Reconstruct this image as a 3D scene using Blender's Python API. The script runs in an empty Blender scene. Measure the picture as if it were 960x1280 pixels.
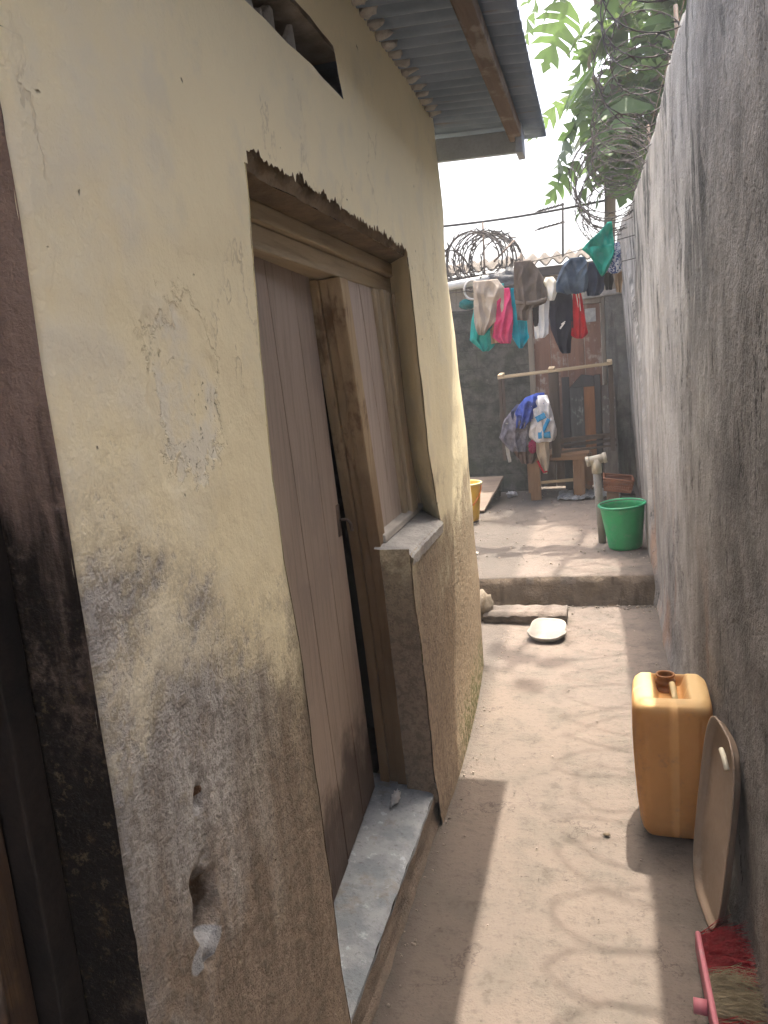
import bpy, bmesh, math, random
from mathutils import Vector, Matrix, noise as mn
PI = math.pi
random.seed(7)
scn = bpy.context.scene
COL = scn.collection
ORG = {}

# ------------------------------------------------------------------ objects
def root(name, label, cat, loc, group=None):
    o = bpy.data.objects.new(name, None); COL.objects.link(o)
    o.empty_display_size = .1
    o.location = loc; o['label'] = label; o['category'] = cat
    if group: o['group'] = group
    ORG[o.name] = Vector(loc)
    return o

def mesh_obj(name, bm, mat, loc, smooth, bevel=0, fix=True):
    loc = Vector(loc)
    if fix: bmesh.ops.recalc_face_normals(bm, faces=bm.faces)
    bmesh.ops.translate(bm, verts=bm.verts, vec=-loc)
    me = bpy.data.meshes.new(name); bm.to_mesh(me); bm.free()
    if isinstance(mat, (list, tuple)):
        for m in mat: me.materials.append(m)
    else: me.materials.append(mat)
    if smooth:
        for p in me.polygons: p.use_smooth = True
    o = bpy.data.objects.new(name, me); COL.objects.link(o)
    if bevel:
        b = o.modifiers.new('bevel', 'BEVEL'); b.width = bevel; b.segments = 2; b.limit_method = 'ANGLE'; b.angle_limit = math.radians(40)
    ORG[o.name] = loc
    return o

def part(name, bm, mat, parent, smooth=False, bevel=0, label=None, fix=True):
    o = mesh_obj(name, bm, mat, ORG[parent.name], smooth, bevel, fix)
    o.parent = parent
    if label: o['label'] = label
    return o

def thing(name, bm, mat, label, cat, loc, smooth=False, bevel=0, group=None, kind=None, fix=True):
    o = mesh_obj(name, bm, mat, loc, smooth, bevel, fix)
    o.location = loc
    if label: o['label'] = label; o['category'] = cat
    if group: o['group'] = group
    if kind: o['kind'] = kind
    return o

def setting(name, bm, mat, smooth=False, fix=True):
    return thing(name, bm, mat, None, None, (0, 0, 0), smooth, kind='structure', fix=fix)

# ------------------------------------------------------------------ shapes
def nz(x, y, z=0., s=1.): return mn.noise(Vector((x*s, y*s, z*s)))

def BM(): return bmesh.new()

def box(bm, x0, x1, y0, y1, z0, z1, j=0.):
    r = lambda: random.uniform(-j, j)
    v = [bm.verts.new((x+r(), y+r(), z+r())) for z in (z0, z1) for y in (y0, y1) for x in (x0, x1)]
    for f in ((0,2,3,1),(4,5,7,6),(0,1,5,4),(2,6,7,3),(0,4,6,2),(1,3,7,5)): bm.faces.new([v[i] for i in f])
    return v

def obox(bm, c, s, M=None, j=0.):
    """box of size s, centred on c, turned by M"""
    n = len(bm.verts)
    v = box(bm, -s[0]/2, s[0]/2, -s[1]/2, s[1]/2, -s[2]/2, s[2]/2, j)
    M = M or Matrix.Identity(3)
    for q in v: q.co = M @ q.co + Vector(c)
    return v

def hexa(bm, p):
    """8 corners: four of one face in order, four of the opposite face in the same order"""
    v = [bm.verts.new(q) for q in p]
    for f in ((0,1,2,3),(7,6,5,4),(0,4,5,1),(1,5,6,2),(2,6,7,3),(3,7,4,0)): bm.faces.new([v[i] for i in f])

def beam(bm, a, b, w, h, up=(0,0,1), j=0.):
    a, b = Vector(a), Vector(b); d = (b-a); L = d.length; d.normalize()
    u = Vector(up); s = d.cross(u)
    if s.length < 1e-4: s = d.cross(Vector((1,0,0)))
    s.normalize(); u = s.cross(d)
    obox(bm, (a+b)/2, (w, L, h), Matrix((s, d, u)).transposed(), j)

def tube(bm, pts, r, n=8, closed=False, cap=True, rr=None):
    pts = [Vector(p) for p in pts]; m = len(pts); rings = []
    side = None
    for i, p in enumerate(pts):
        a = pts[(i-1) % m] if (closed or i > 0) else p
        b = pts[(i+1) % m] if (closed or i < m-1) else p
        d = (b-a).normalized()
        if side is None:
            side = d.cross(Vector((0,0,1)))
            if side.length < .05: side = d.cross(Vector((1,0,0)))
        side = side - d*side.dot(d); side.normalize()
        u = d.cross(side)
        q = rr[i] if rr else r
        rings.append([bm.verts.new(p + side*q*math.cos(2*PI*k/n) + u*q*math.sin(2*PI*k/n)) for k in range(n)])
    for i in range(m if closed else m-1):
        A, B = rings[i], rings[(i+1) % m]
        for k in range(n): bm.faces.new((A[k], A[(k+1)%n], B[(k+1)%n], B[k]))
    if cap and not closed:
        bm.faces.new(rings[0][::-1]); bm.faces.new(rings[-1])
    return rings

def lathe(bm, prof, c, n=40, M=None, closed=False):
    c = Vector(c); M = M or Matrix.Identity(3); R = []
    for r, z in prof:
        R.append([bm.verts.new(c + M @ Vector((r*math.cos(2*PI*k/n), r*math.sin(2*PI*k/n), z))) for k in range(n)])
    for A, B in zip(R, R[1:]+([R[0]] if closed else [])):
        for k in range(n): bm.faces.new((A[k], A[(k+1)%n], B[(k+1)%n], B[k]))
    return R

def grid(bm, nu, nv, f, skip=None):
    V = [[bm.verts.new(f(i/nu, k/nv)) for i in range(nu+1)] for k in range(nv+1)]
    for k in range(nv):
        for i in range(nu):
            if skip and skip(i, k): continue
            bm.faces.new((V[k][i], V[k][i+1], V[k+1][i+1], V[k+1][i]))
    return V

def crumple(bm, c, r, seed, amp=.35, sub=3, M=None, fr=2.2):
    vs = bmesh.ops.create_icosphere(bm, subdivisions=sub, radius=1)['verts']
    o = Vector((seed*3.1, seed*1.7, seed*2.3)); M = M or Matrix.Identity(3)
    for q in vs:
        d = q.co.normalized()
        k = 1 + amp*(abs(mn.noise(d*fr+o))*1.6-.5) + amp*.6*(abs(mn.noise(d*fr*2.3+o))*1.6-.4) + amp*.3*mn.noise(d*fr*5+o)
        q.co = M @ Vector((d.x*r[0]*k, d.y*r[1]*k, d.z*r[2]*k)) + Vector(c)

def lerp(a, b, t): return a+(b-a)*t
def pl(pts, x):
    """piecewise linear through pts [(x, y)...] sorted by x"""
    if x <= pts[0][0]: return pts[0][1]
    for (a, p), (b, q) in zip(pts, pts[1:]):
        if x <= b: return lerp(p, q, (x-a)/(b-a))
    return pts[-1][1]
def sm(a, b, x):
    t = max(0., min(1., (x-a)/(b-a))); return t*t*(3-2*t)

# ------------------------------------------------------------------ materials
class NT:
    def __init__(s, name, rough=.85, spec=.3):
        s.m = bpy.data.materials.new(name); s.m.use_nodes = True
        s.t = s.m.node_tree; s.t.nodes.clear()
        s.out = s.t.nodes.new('ShaderNodeOutputMaterial')
        s.b = s.t.nodes.new('ShaderNodeBsdfPrincipled')
        s.b.inputs['Roughness'].default_value = rough
        s.b.inputs['Specular IOR Level'].default_value = spec
        s.t.links.new(s.b.outputs[0], s.out.inputs[0])
        s._g = s._tc = None
    def n(s, t): return s.t.nodes.new(t)
    def set(s, sock, v):
        if hasattr(v, 'links'): s.t.links.new(v, sock)
        elif isinstance(v, (tuple, list)) and len(v) == 3 and sock.type == 'RGBA': sock.default_value = (*v, 1)
        else: sock.default_value = v
    def pos(s):
        if not s._g: s._g = s.n('ShaderNodeNewGeometry')
        return s._g.outputs['Position']
    def obj(s):
        if not s._tc: s._tc = s.n('ShaderNodeTexCoord')
        return s._tc.outputs['Object']
    def map(s, v, sc=(1,1,1), loc=(0,0,0), rot=(0,0,0)):
        q = s.n('ShaderNodeMapping'); s.set(q.inputs['Vector'], v)
        q.inputs['Scale'].default_value = sc; q.inputs['Location'].default_value = loc; q.inputs['Rotation'].default_value = rot
        return q.outputs[0]
    def noise(s, v, scale, detail=4, rough=.55, dist=0.):
        q = s.n('ShaderNodeTexNoise'); s.set(q.inputs['Vector'], v)
        q.inputs['Scale'].default_value = scale; q.inputs['Detail'].default_value = detail
        q.inputs['Roughness'].default_value = rough; q.inputs['Distortion'].default_value = dist
        return q.outputs['Fac']
    def noisec(s, v, scale, detail=2):
        q = s.n('ShaderNodeTexNoise'); s.set(q.inputs['Vector'], v)
        q.inputs['Scale'].default_value = scale; q.inputs['Detail'].default_value = detail
        return q.outputs['Color']
    def vor(s, v, scale, feat='DISTANCE_TO_EDGE', rand=1.):
        q = s.n('ShaderNodeTexVoronoi'); q.feature = feat; s.set(q.inputs['Vector'], v)
        q.inputs['Scale'].default_value = scale; q.inputs['Randomness'].default_value = rand
        return q.outputs['Distance']
    def math(s, op, a, b=0., c=None, clamp=False):
        q = s.n('ShaderNodeMath'); q.operation = op; q.use_clamp = clamp
        s.set(q.inputs[0], a); s.set(q.inputs[1], b)
        if c is not None: s.set(q.inputs[2], c)
        return q.outputs[0]
    def add(s, a, b): return s.math('ADD', a, b)
    def mul(s, a, b): return s.math('MULTIPLY', a, b)
    def step(s, x, a, b):
        """smooth 0..1 as x goes a..b (a may exceed b)"""
        q = s.n('ShaderNodeMapRange'); q.interpolation_type = 'SMOOTHSTEP'
        s.set(q.inputs['Value'], x)
        if a <= b: q.inputs['From Min'].default_value = a; q.inputs['From Max'].default_value = b
        else:
            q.inputs['From Min'].default_value = b; q.inputs['From Max'].default_value = a
            q.inputs['To Min'].default_value = 1; q.inputs['To Max'].default_value = 0
        return q.outputs[0]
    def xyz(s, v):
        q = s.n('ShaderNodeSeparateXYZ'); s.set(q.inputs[0], v); return q.outputs
    def vadd(s, v, w, k):
        q = s.n('ShaderNodeVectorMath'); q.operation = 'MULTIPLY_ADD'
        s.set(q.inputs[0], w); q.inputs[1].default_value = (k,k,k); s.set(q.inputs[2], v)
        return q.outputs[0]
    def dist(s, v, c, sc):
        """length of (v-c)*sc"""
        q = s.map(v, sc, tuple(-a*b for a, b in zip(c, sc)))
        w = s.n('ShaderNodeVectorMath'); w.operation = 'LENGTH'; s.set(w.inputs[0], q); return w.outputs['Value']
    def mix(s, f, a, b, mode='MIX'):
        q = s.n('ShaderNodeMix'); q.data_type = 'RGBA'; q.blend_type = mode
        s.set(q.inputs['Factor'], f); s.set(q.inputs[6], a); s.set(q.inputs[7], b); return q.outputs[2]
    def ramp(s, f, st):
        q = s.n('ShaderNodeValToRGB'); s.set(q.inputs[0], f); e = q.color_ramp.elements
        while len(e) < len(st): e.new(.5)
        for k, (p, c) in zip(e, st): k.position = p; k.color = (*c, 1) if len(c) == 3 else c
        return q.outputs[0]
    def bump(s, h, dist=.01, st=1., nrm=None):
        q = s.n('ShaderNodeBump'); q.inputs['Strength'].default_value = st; q.inputs['Distance'].default_value = dist
        s.set(q.inputs['Height'], h)
        if nrm: s.set(q.inputs['Normal'], nrm)
        return q.outputs[0]
    def done(s, col, nrm=None, rough=None):
        s.set(s.b.inputs['Base Color'], col)
        if nrm: s.set(s.b.inputs['Normal'], nrm)
        if rough is not None: s.set(s.b.inputs['Roughness'], rough)
        return s.m

def simple(name, c1, c2, scale=8, rough=.8, bd=.003, spec=.3, fine=90, stretch=(1,1,1), dirt=None, metal=0.):
    t = NT(name, rough, spec); v = t.map(t.obj(), stretch)
    a = t.noise(v, scale, 5, .6); b = t.noise(v, fine, 3)
    col = t.mix(t.step(a, .35, .65), c1, c2)
    col = t.mix(t.mul(t.step(b, .35, .75), .35), col, tuple(x*.6 for x in c1))
    if dirt:
        d = t.noise(t.obj(), scale*1.7, 6, .7)
        col = t.mix(t.step(d, .52, .66), col, dirt)
    t.b.inputs['Metallic'].default_value = metal
    return t.done(col, t.bump(t.add(t.mul(a, .5), t.mul(b, .5)), bd))

def wood(name, c1, c2, axis='z', stain=None, rough=.75, bd=.004, stz=None, wear=None):
    """grain along axis; optional stain colour rising from the bottom (world z, from..to)"""
    t = NT(name, rough, .25)
    st = {'z': (1,1,.06), 'x': (.06,1,1), 'y': (1,.06,1)}[axis]
    v = t.map(t.vadd(t.obj(), t.noisec(t.obj(), 3), .03), st)
    g = t.noise(v, 55, 5, .65); h = t.noise(v, 12, 3, .6); k = t.noise(t.obj(), 4, 5, .65)
    col = t.mix(t.step(h, .3, .7), c1, c2)
    col = t.mix(t.mul(t.step(g, .45, .75), .5), col, tuple(x*.45 for x in c1))
    if wear: col = t.mix(t.mul(t.step(t.add(k, t.mul(g, .3)), .68, .8), .8), col, wear)
    if stain:
        z = t.xyz(t.pos())[2]
        m = t.step(t.add(z, t.mul(t.add(k, -.5), .9)), stz[1], stz[0])
        col = t.mix(t.mul(m, .92), col, stain)
    return t.done(col, t.bump(t.add(t.mul(g, .6), t.mul(k, .4)), bd))

def fabric(name, c1, c2=None, sc=6, trim=None):
    t = NT(name, .95, .1); c2 = c2 or tuple(x*.8 for x in c1)
    a = t.noise(t.obj(), sc, 5, .6)
    col = t.mix(t.step(a, .4, .6), c1, c2)
    w = t.noise(t.map(t.obj(), (1,1,.3)), 35, 5, .6)
    m = t.done(col, t.bump(w, .02, .8))
    tr = t.n('ShaderNodeBsdfTranslucent'); t.set(tr.inputs[0], col)
    mx = t.n('ShaderNodeMixShader'); mx.inputs[0].default_value = .25
    t.t.links.new(t.b.outputs[0], mx.inputs[1]); t.t.links.new(tr.outputs[0], mx.inputs[2]); t.t.links.new(mx.outputs[0], t.out.inputs[0])
    return m

def house_wall_mat():
    t = NT('cream_plaster', .9, .2); p = t.pos(); x, y, z = t.xyz(p)
    big = t.noise(p, 1.7, 5, .6); mid = t.noise(p, 7, 6, .65); fine = t.noise(p, 45, 5, .65); vf = t.noise(p, 170, 3, .6)
    st = t.noise(t.map(p, (1, 5, .5)), 3.2, 5, .6)
    c = t.mix(t.step(big, .35, .65), (.83,.735,.49), (.79,.705,.475))
    c = t.mix(t.mul(t.step(mid, .5, .66), .5), c, (.70,.64,.47))
    # sky light painted in as a cool tint by the pier's near edge
    bl = t.mul(t.step(t.add(y, t.mul(t.add(big, -.5), 1.1)), 1.12, .85), t.step(mid, .32, .62))
    c = t.mix(t.mul(bl, .4), c, (.70,.68,.60))
    # worn grey band, then brown dirt, rising from the ground
    hz = t.add(z, t.add(t.mul(t.add(mid, -.5), .75), t.add(t.mul(t.add(big, -.5), .9), t.mul(t.add(fine, -.5), .45))))
    hg = t.add(hz, t.mul(t.step(y, .8, 1.5), .26))
    g = t.step(hg, 1.40, 1.13)
    grey = t.mix(t.step(st, .38, .62), (.33,.315,.295), (.45,.43,.40))
    grey = t.mix(t.step(t.add(y, t.mul(t.add(mid, -.5), .5)), 1.0, 1.4), grey, (.36,.30,.205))
    c = t.mix(g, c, grey)
    b = t.step(t.add(hz, t.mul(t.add(st, -.5), .5)), 1.08, .62)
    brown = t.mix(t.step(st, .35, .65), (.225,.172,.125), (.29,.222,.162))
    brown = t.mix(t.step(y, 2.3, 3.2), brown, (.34,.26,.17))
    c = t.mix(t.mul(b, .93), c, brown)
    # gritty speckle where the paint has gone
    sp = t.mul(t.step(t.add(fine, t.mul(vf, .4)), .66, .80), t.step(hg, 1.55, 1.2))
    c = t.mix(t.mul(sp, .5), c, (.12,.098,.075))
    sl = t.mul(t.step(t.add(fine, t.mul(vf, .4)), .60, .50), t.step(hg, 1.5, 1.1))
    c = t.mix(t.mul(sl, .35), c, (.38,.34,.26))
    # soot beside the near doorway edge and dirty door edge
    e2 = t.mul(t.step(t.math('ABSOLUTE', t.add(y, t.mul(t.add(fine, -.5), .05))), 1.33, 1.40), t.mul(t.step(y, 1.45, 1.41), t.mul(t.step(hz, 1.6, 1.3), t.step(z, .5, .9))))
    c = t.mix(t.mul(e2, .65), c, (.09,.075,.055))
    # moss at the far foot
    ms = t.mul(t.step(t.add(z, t.mul(t.add(mid, -.5), .5)), .30, .06), t.mul(t.step(y, 2.75, 3.1), t.step(fine, .42, .56)))
    c = t.mix(t.mul(ms, .9), c, (.085,.10,.022))
    # blown plaster patch
    pd = t.add(t.dist(p, (-.595, 1.06, 1.59), (0, 9.6, 6.6)), t.add(t.mul(t.add(mid, -.5), 1.7), t.mul(t.add(fine, -.5), .9)))
    ins = t.step(pd, 1.02, .88)
    c = t.mix(t.mul(t.mul(ins, t.step(mid, .42, .6)), .55), c, (.70,.68,.60))
    rim = t.mul(t.mul(t.step(t.math('ABSOLUTE', t.add(pd, -.92)), .10, .03), t.step(t.noise(p, 60, 4, .7), .55, .62)), t.mul(t.step(y, 1.06, .98), .55))
    flk = t.mul(t.step(pd, 1.1, .9), t.step(t.noise(p, 75, 4, .7), .63, .67))
    rim = t.mul(t.math('MAXIMUM', rim, t.mul(flk, .9)), t.step(t.add(t.noise(p, 8, 3, .6), t.mul(t.add(y, t.mul(z, -.6)), .35)), .50, .62))
    c = t.mix(t.mul(rim, .75), c, (.22,.165,.09))
    # chips
    def chip(cy, cz, ry, rz, deep, colr, fr=.5):
        d = t.add(t.dist(p, (0, cy, cz), (0, 1/ry, 1/rz)), t.mul(t.add(fine, -.5), fr))
        return t.step(d, 1.0, .85)
    ch = chip(.915, .845, .034, .060, 1, 0)
    c = t.mix(ch, c, t.mix(t.step(mid, .4, .6), (.12,.085,.06), (.24,.21,.19)))
    c = t.mix(chip(.905, .772, .050, .024, 1, 0, .35), c, (.34,.345,.35))
    c = t.mix(chip(.895, .825, .010, .024, 1, 0, .2), c, (.008,.007,.006))
    c = t.mix(chip(.93, .995, .014, .018, 1, 0), c, (.36,.35,.34))
    c = t.mix(chip(.94, 1.012, .010, .010, 1, 0), c, (.15,.085,.05))
    # hairline cracks
    cn = t.noise(t.map(p, (1, 1.3, .8), (3, 1, 7)), 1.25, 7, .62)
    cr = t.mul(t.step(t.math('ABSOLUTE', t.add(cn, -.5)), .0050, .0014), t.step(t.noise(p, 2.2, 3), .50, .60))
    c = t.mix(t.mul(cr, .28), c, (.28,.22,.14))
    # small dark nicks
    nk = t.step(t.noise(p, 26, 2, .5), .765, .785)
    c = t.mix(t.mul(nk, .8), c, (.12,.09,.05))
    h = t.add(t.mul(mid, .33), t.add(t.mul(t.add(fine, -.5), t.add(t.mul(g, .26), .05)), t.mul(t.add(vf, -.5), t.add(t.mul(g, .12), .03))))
    h = t.add(h, t.add(t.mul(ins, -.06), t.mul(rim, -.25)))
    h = t.add(h, t.add(t.mul(cr, -.03), t.mul(nk, -.15)))
    return t.done(c, t.bump(h, .028, .9))

def right_wall_mat():
    t = NT('streaked_cement', .92, .2); p = t.pos(); x, y, z = t.xyz(p)
    pw = t.vadd(t.vadd(p, t.noisec(p, 1.0, 3), .30), t.noisec(p, 6, 3), .05)
    s1 = t.noise(t.map(pw, (1, 1.3, .8)), 1.7, 6, .66); s2 = t.noise(t.map(pw, (1, 2.4, .9)), 2.2, 6, .70)
    big = t.noise(p, 1.1, 5, .6); mid = t.noise(p, 6, 6, .68); fine = t.noise(p, 60, 4, .65)
    c = t.mix(t.step(t.add(t.mul(s1, .6), t.mul(mid, .4)), .36, .62), (.20,.192,.18), (.41,.398,.373))
    c = t.mix(t.mul(t.step(big, .45, .62), .5), c, (.30,.292,.276))
    c = t.mix(t.mul(t.step(t.noise(t.map(pw, (1, 1.6, .9)), 1.5, 6, .7), .55, .68), .45), c, (.50,.488,.467))
    pt = t.noise(t.map(pw, (1, 1.4, .9), (2, 4, 6)), 1.9, 5, .6)
    c = t.mix(t.mul(t.step(pt, .545, .56), .28), c, (.22,.21,.20)); c = t.mix(t.mul(t.step(pt, .44, .425), .30), c, (.42,.408,.387))
    # browner and darker towards the bottom
    lo = t.step(t.add(z, t.mul(t.add(mid, -.5), .9)), 1.75, .5)
    c = t.mix(t.mul(lo, .78), c, t.mix(t.step(s1, .35, .62), (.125,.112,.10), (.25,.228,.205)))
    rs = t.mul(t.step(t.noise(t.map(p, (1, 1.6, .8)), 2.0, 4), .52, .66), t.step(z, 1.15, .3))
    c = t.mix(t.mul(rs, .55), c, (.24,.13,.075))
    # darker near stretch with rough old render
    nr = t.step(t.add(y, t.mul(t.add(big, -.5), 1.8)), 2.8, 2.2)
    c = t.mix(t.mul(nr, .55), c, t.mix(t.step(mid, .35, .65), (.085,.08,.075), (.23,.215,.20)))
    # black algae drips under the coping
    dr = t.noise(t.map(pw, (1, 2.6, .75)), 1.7, 6, .74)
    zone = t.mul(t.step(t.add(z, t.mul(t.add(mid, -.5), 1.2)), 1.25, 2.35), t.step(t.noise(p, 1.7, 4), .40, .58))
    d = t.mul(t.step(t.add(dr, t.mul(t.add(s2, -.5), .35)), .495, .53), zone)
    c = t.mix(t.mul(d, .9), c, (.045,.048,.046))
    d2 = t.mul(t.step(s2, .58, .70), t.step(z, .3, 1.6))
    c = t.mix(t.mul(d2, .55), c, (.075,.072,.068))
    d3 = t.mul(t.step(t.add(y, t.mul(z, -.35)), 5.2, 6.3), t.step(dr, .5, .6))
    c = t.mix(t.mul(d3, .75), c, (.06,.06,.058))
    # cracks
    cn = t.noise(t.map(p, (1, 1.5, .6), (5, 2, 1)), 1.5, 8, .66)
    cr = t.mul(t.step(t.math('ABSOLUTE', t.add(cn, -.5)), .0075, .0018), t.step(t.noise(p, 1.3, 3), .45, .56))
    c = t.mix(t.mul(cr, .9), c, (.03,.028,.026))
    cd = t.mul(t.step(t.add(cn, -.5), 0., .10), t.mul(t.step(t.add(cn, -.5), -.003, .0), t.step(t.noise(p, 1.3, 3), .45, .56)))
    c = t.mix(t.mul(t.mul(cd, t.step(cn, .60, .50)), .35), c, (.08,.075,.07))
    c = t.mix(t.mul(t.step(fine, .55, .75), .3), c, (.10,.095,.09))
    h = t.add(t.mul(mid, .6), t.add(t.mul(fine, .22), t.add(t.mul(s2, .10), t.add(t.mul(cr, -.12), t.mul(t.step(pt, .545, .56), -.05)))))
    h = t.add(h, t.mul(t.noise(p, 130, 3, .7), .12))
    return t.done(c, t.bump(h, .045, .95))

def ground_mat(name, tint=1.):
    t = NT(name, .93, .2); p = t.pos(); x, y, z = t.xyz(p)
    big = t.noise(p, 1.3, 5, .6); mid = t.noise(p, 5.5, 6, .68); fine = t.noise(p, 38, 6, .7); vf = t.noise(p, 190, 3, .6)
    q = lambda *c: tuple(v*tint for v in c)
    c = t.mix(t.step(big, .35, .65), q(.50,.405,.34), q(.46,.382,.328))
    c = t.mix(t.mul(t.step(mid, .45, .64), .7), c, q(.37,.325,.275))
    c = t.mix(t.mul(t.step(mid, .40, .30), .6), c, q(.54,.465,.385))
    c = t.mix(t.mul(t.step(fine, .52, .68), .45), c, q(.24,.20,.165))
    pit = t.mul(t.step(t.noise(p, 85, 3, .6), .66, .71), t.step(mid, .4, .6))
    c = t.mix(t.mul(pit, .75), c, q(.13,.105,.085))
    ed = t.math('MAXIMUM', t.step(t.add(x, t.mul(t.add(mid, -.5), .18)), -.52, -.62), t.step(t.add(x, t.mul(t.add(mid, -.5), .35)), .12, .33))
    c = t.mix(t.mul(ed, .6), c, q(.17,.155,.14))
    dk = t.step(t.noise(p, 2.6, 6, .7), .58, .68)
    c = t.mix(t.mul(dk, .3), c, q(.27,.23,.20))
    w = t.vadd(p, t.noisec(p, 4, 4), .14)
    cr = t.mul(t.step(t.vor(w, .6), .0042, .0012), t.step(t.noise(p, 1.1, 2), .50, .60))
    c = t.mix(t.mul(t.step(t.noise(p, 11, 6, .72), .57, .66), .45), c, q(.25,.21,.175))
    gl = t.noise(t.map(p, (1,1,1), (4,7,2)), 2.1, 7, .66)
    c = t.mix(t.mul(t.step(t.math('ABSOLUTE', t.add(gl, -.5)), .006, .0015), t.mul(t.step(t.noise(p, 1.5, 3), .5, .58), .6)), c, q(.14,.115,.095))
    h = t.add(t.mul(mid, .5), t.add(t.mul(fine, .35), t.add(t.mul(vf, .12), t.mul(pit, -.25))))
    return t.done(c, t.bump(h, .02, .9))

def block_wall_mat():
    t = NT('mossy_blocks', .95, .15); p = t.pos(); x, y, z = t.xyz(p)
    br = t.n('ShaderNodeTexBrick'); v = t.map(t.vadd(p, t.noisec(p, 5), .02), (1,1,1), (0,0,0), (PI/2, 0, 0))
    t.set(br.inputs['Vector'], v); br.inputs['Scale'].default_value = 1.
    br.inputs['Brick Width'].default_value = .42; br.inputs['Row Height'].default_value = .2; br.inputs['Mortar Size'].default_value = .008
    br.inputs['Mortar Smooth'].default_value = .4
    big = t.noise(p, 2, 5, .65); mid = t.noise(p, 9, 6, .7); fine = t.noise(p, 60, 4, .65)
    c = t.mix(t.step(mid, .36, .66), (.03,.031,.027), (.085,.082,.072))
    c = t.mix(t.mul(t.step(big, .5, .66), .6), c, (.055,.062,.042))
    c = t.mix(t.mul(t.step(t.noise(p, 5, 6, .75), .60, .66), .5), c, (.15,.145,.13))
    c = t.mix(t.mul(t.mul(br.outputs['Fac'], .45), t.step(t.noise(p, 2.5, 4), .42, .6)), c, (.03,.03,.027))
    h = t.add(t.mul(mid, .5), t.add(t.mul(fine, .3), t.mul(br.outputs['Fac'], -.12)))
    return t.done(c, t.bump(h, .03))

def cement(name, c1, c2, drip=True):
    t = NT(name, .93, .2); p = t.pos()
    mid = t.noise(p, 8, 6, .65); fine = t.noise(p, 70, 4, .65); s = t.noise(t.map(p, (8, 8, .8)), 2, 5, .65)
    c = t.mix(t.step(mid, .35, .65), c1, c2)
    if drip: c = t.mix(t.mul(t.step(s, .5, .64), .7), c, tuple(v*.4 for v in c1))
    c = t.mix(t.mul(t.step(fine, .5, .7), .35), c, tuple(v*.5 for v in c1))
    return t.done(c, t.bump(t.add(t.mul(mid, .6), t.mul(fine, .3)), .02))

def plastic(name, c, c2=None, rough=.42, trans=.15, scuff=None, top_tone=None):
    t = NT(name, rough, .45); a = t.noise(t.obj(), 5, 5, .6); f = t.noise(t.obj(), 60, 4, .7)
    col = t.mix(t.step(a, .35, .65), c, c2 or tuple(v*.82 for v in c))
    if scuff: col = t.mix(t.mul(t.step(t.noise(t.obj(), 14, 6, .75), .54, .68), .55), col, scuff)
    if top_tone:  # paler colour blended in towards the top
        z = t.xyz(t.obj())[2]
        col = t.mix(t.mul(t.step(t.add(z, t.mul(t.add(a, -.5), .08)), top_tone[0], top_tone[1]), .8), col, top_tone[2])
    t.done(col, t.bump(t.add(a, t.mul(f, .15)), .004), t.add(rough-.08, t.mul(f, .3)))
    if trans:
        tr = t.n('ShaderNodeBsdfTranslucent'); t.set(tr.inputs[0], col)
        mx = t.n('ShaderNodeMixShader'); mx.inputs[0].default_value = trans
        t.t.links.new(t.b.outputs[0], mx.inputs[1]); t.t.links.new(tr.outputs[0], mx.inputs[2]); t.t.links.new(mx.outputs[0], t.out.inputs[0])
    return t.m

M_wall = house_wall_mat(); M_rwall = right_wall_mat()
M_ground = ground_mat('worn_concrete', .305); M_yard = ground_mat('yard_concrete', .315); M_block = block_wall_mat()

def reveal_mat():
    """mauve-brown painted jamb with soot"""
    t = NT('sooty_jamb_paint', .8, .25); p = t.pos(); x, y, z = t.xyz(p)
    mid = t.noise(p, 9, 6, .7); fine = t.noise(p, 70, 4, .7); st = t.noise(t.map(p, (9, 9, 1.2)), 2.2, 5, .65)
    c = t.mix(t.step(mid, .35, .65), (.30,.222,.182), (.25,.182,.148))
    so = t.mul(t.step(t.add(z, t.mul(t.add(st, -.5), .9)), 1.62, 1.32), t.step(t.add(t.mul(t.noise(p, 4.5, 6, .7), .8), t.mul(fine, .25)), .35, .52))
    c = t.mix(t.mul(t.step(t.add(z, t.mul(t.add(mid, -.5), .5)), 1.45, 1.0), .8), c, t.mix(t.step(mid, .4, .6), (.085,.060,.038), (.15,.11,.078)))
    c = t.mix(so, c, (.014,.011,.009))
    c = t.mix(t.mul(t.step(fine, .56, .68), t.step(z, 1.5, 1.2)), c, (.085,.062,.038))
    rt = t.mul(t.step(t.noise(p, 16, 5, .7), .56, .68), t.step(z, 1.5, .9))
    c = t.mix(t.mul(rt, .6), c, (.12,.075,.035))
    return t.done(c, t.bump(t.add(t.mul(mid, .5), t.mul(fine, .35)), .02))
M_reveal = reveal_mat()
M_brownpl = cement('bare_brown_render', (.25,.185,.115), (.17,.125,.08), False)
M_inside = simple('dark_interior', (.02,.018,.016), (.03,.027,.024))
M_door = wood('mauve_painted_planks', (.345,.272,.218), (.30,.236,.19), 'z', (.045,.028,.022), .62, .004, (.33, .60), (.27,.215,.18))
M_frame = wood('worn_door_frame', (.50,.385,.235), (.37,.27,.155), 'z', (.19,.115,.06), .7, .007, (.75, 1.7), (.16,.09,.045))
M_rail = wood('worn_head_rail', (.50,.41,.275), (.38,.30,.185), 'y', None, .7, .005)
M_sill = cement('grey_sill_cement', (.48,.47,.44), (.34,.325,.305), False)
M_old = wood('charred_door', (.05,.03,.022), (.10,.06,.035), 'z', (.012,.01,.009), .8, .006, (.2, 1.2), (.13,.075,.035))
M_black = simple('tarred_post', (.012,.01,.009), (.03,.022,.018))
M_shut = wood('mauve_shutter_planks', (.47,.39,.325), (.41,.335,.28), 'z', None, .65, .003)
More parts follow.
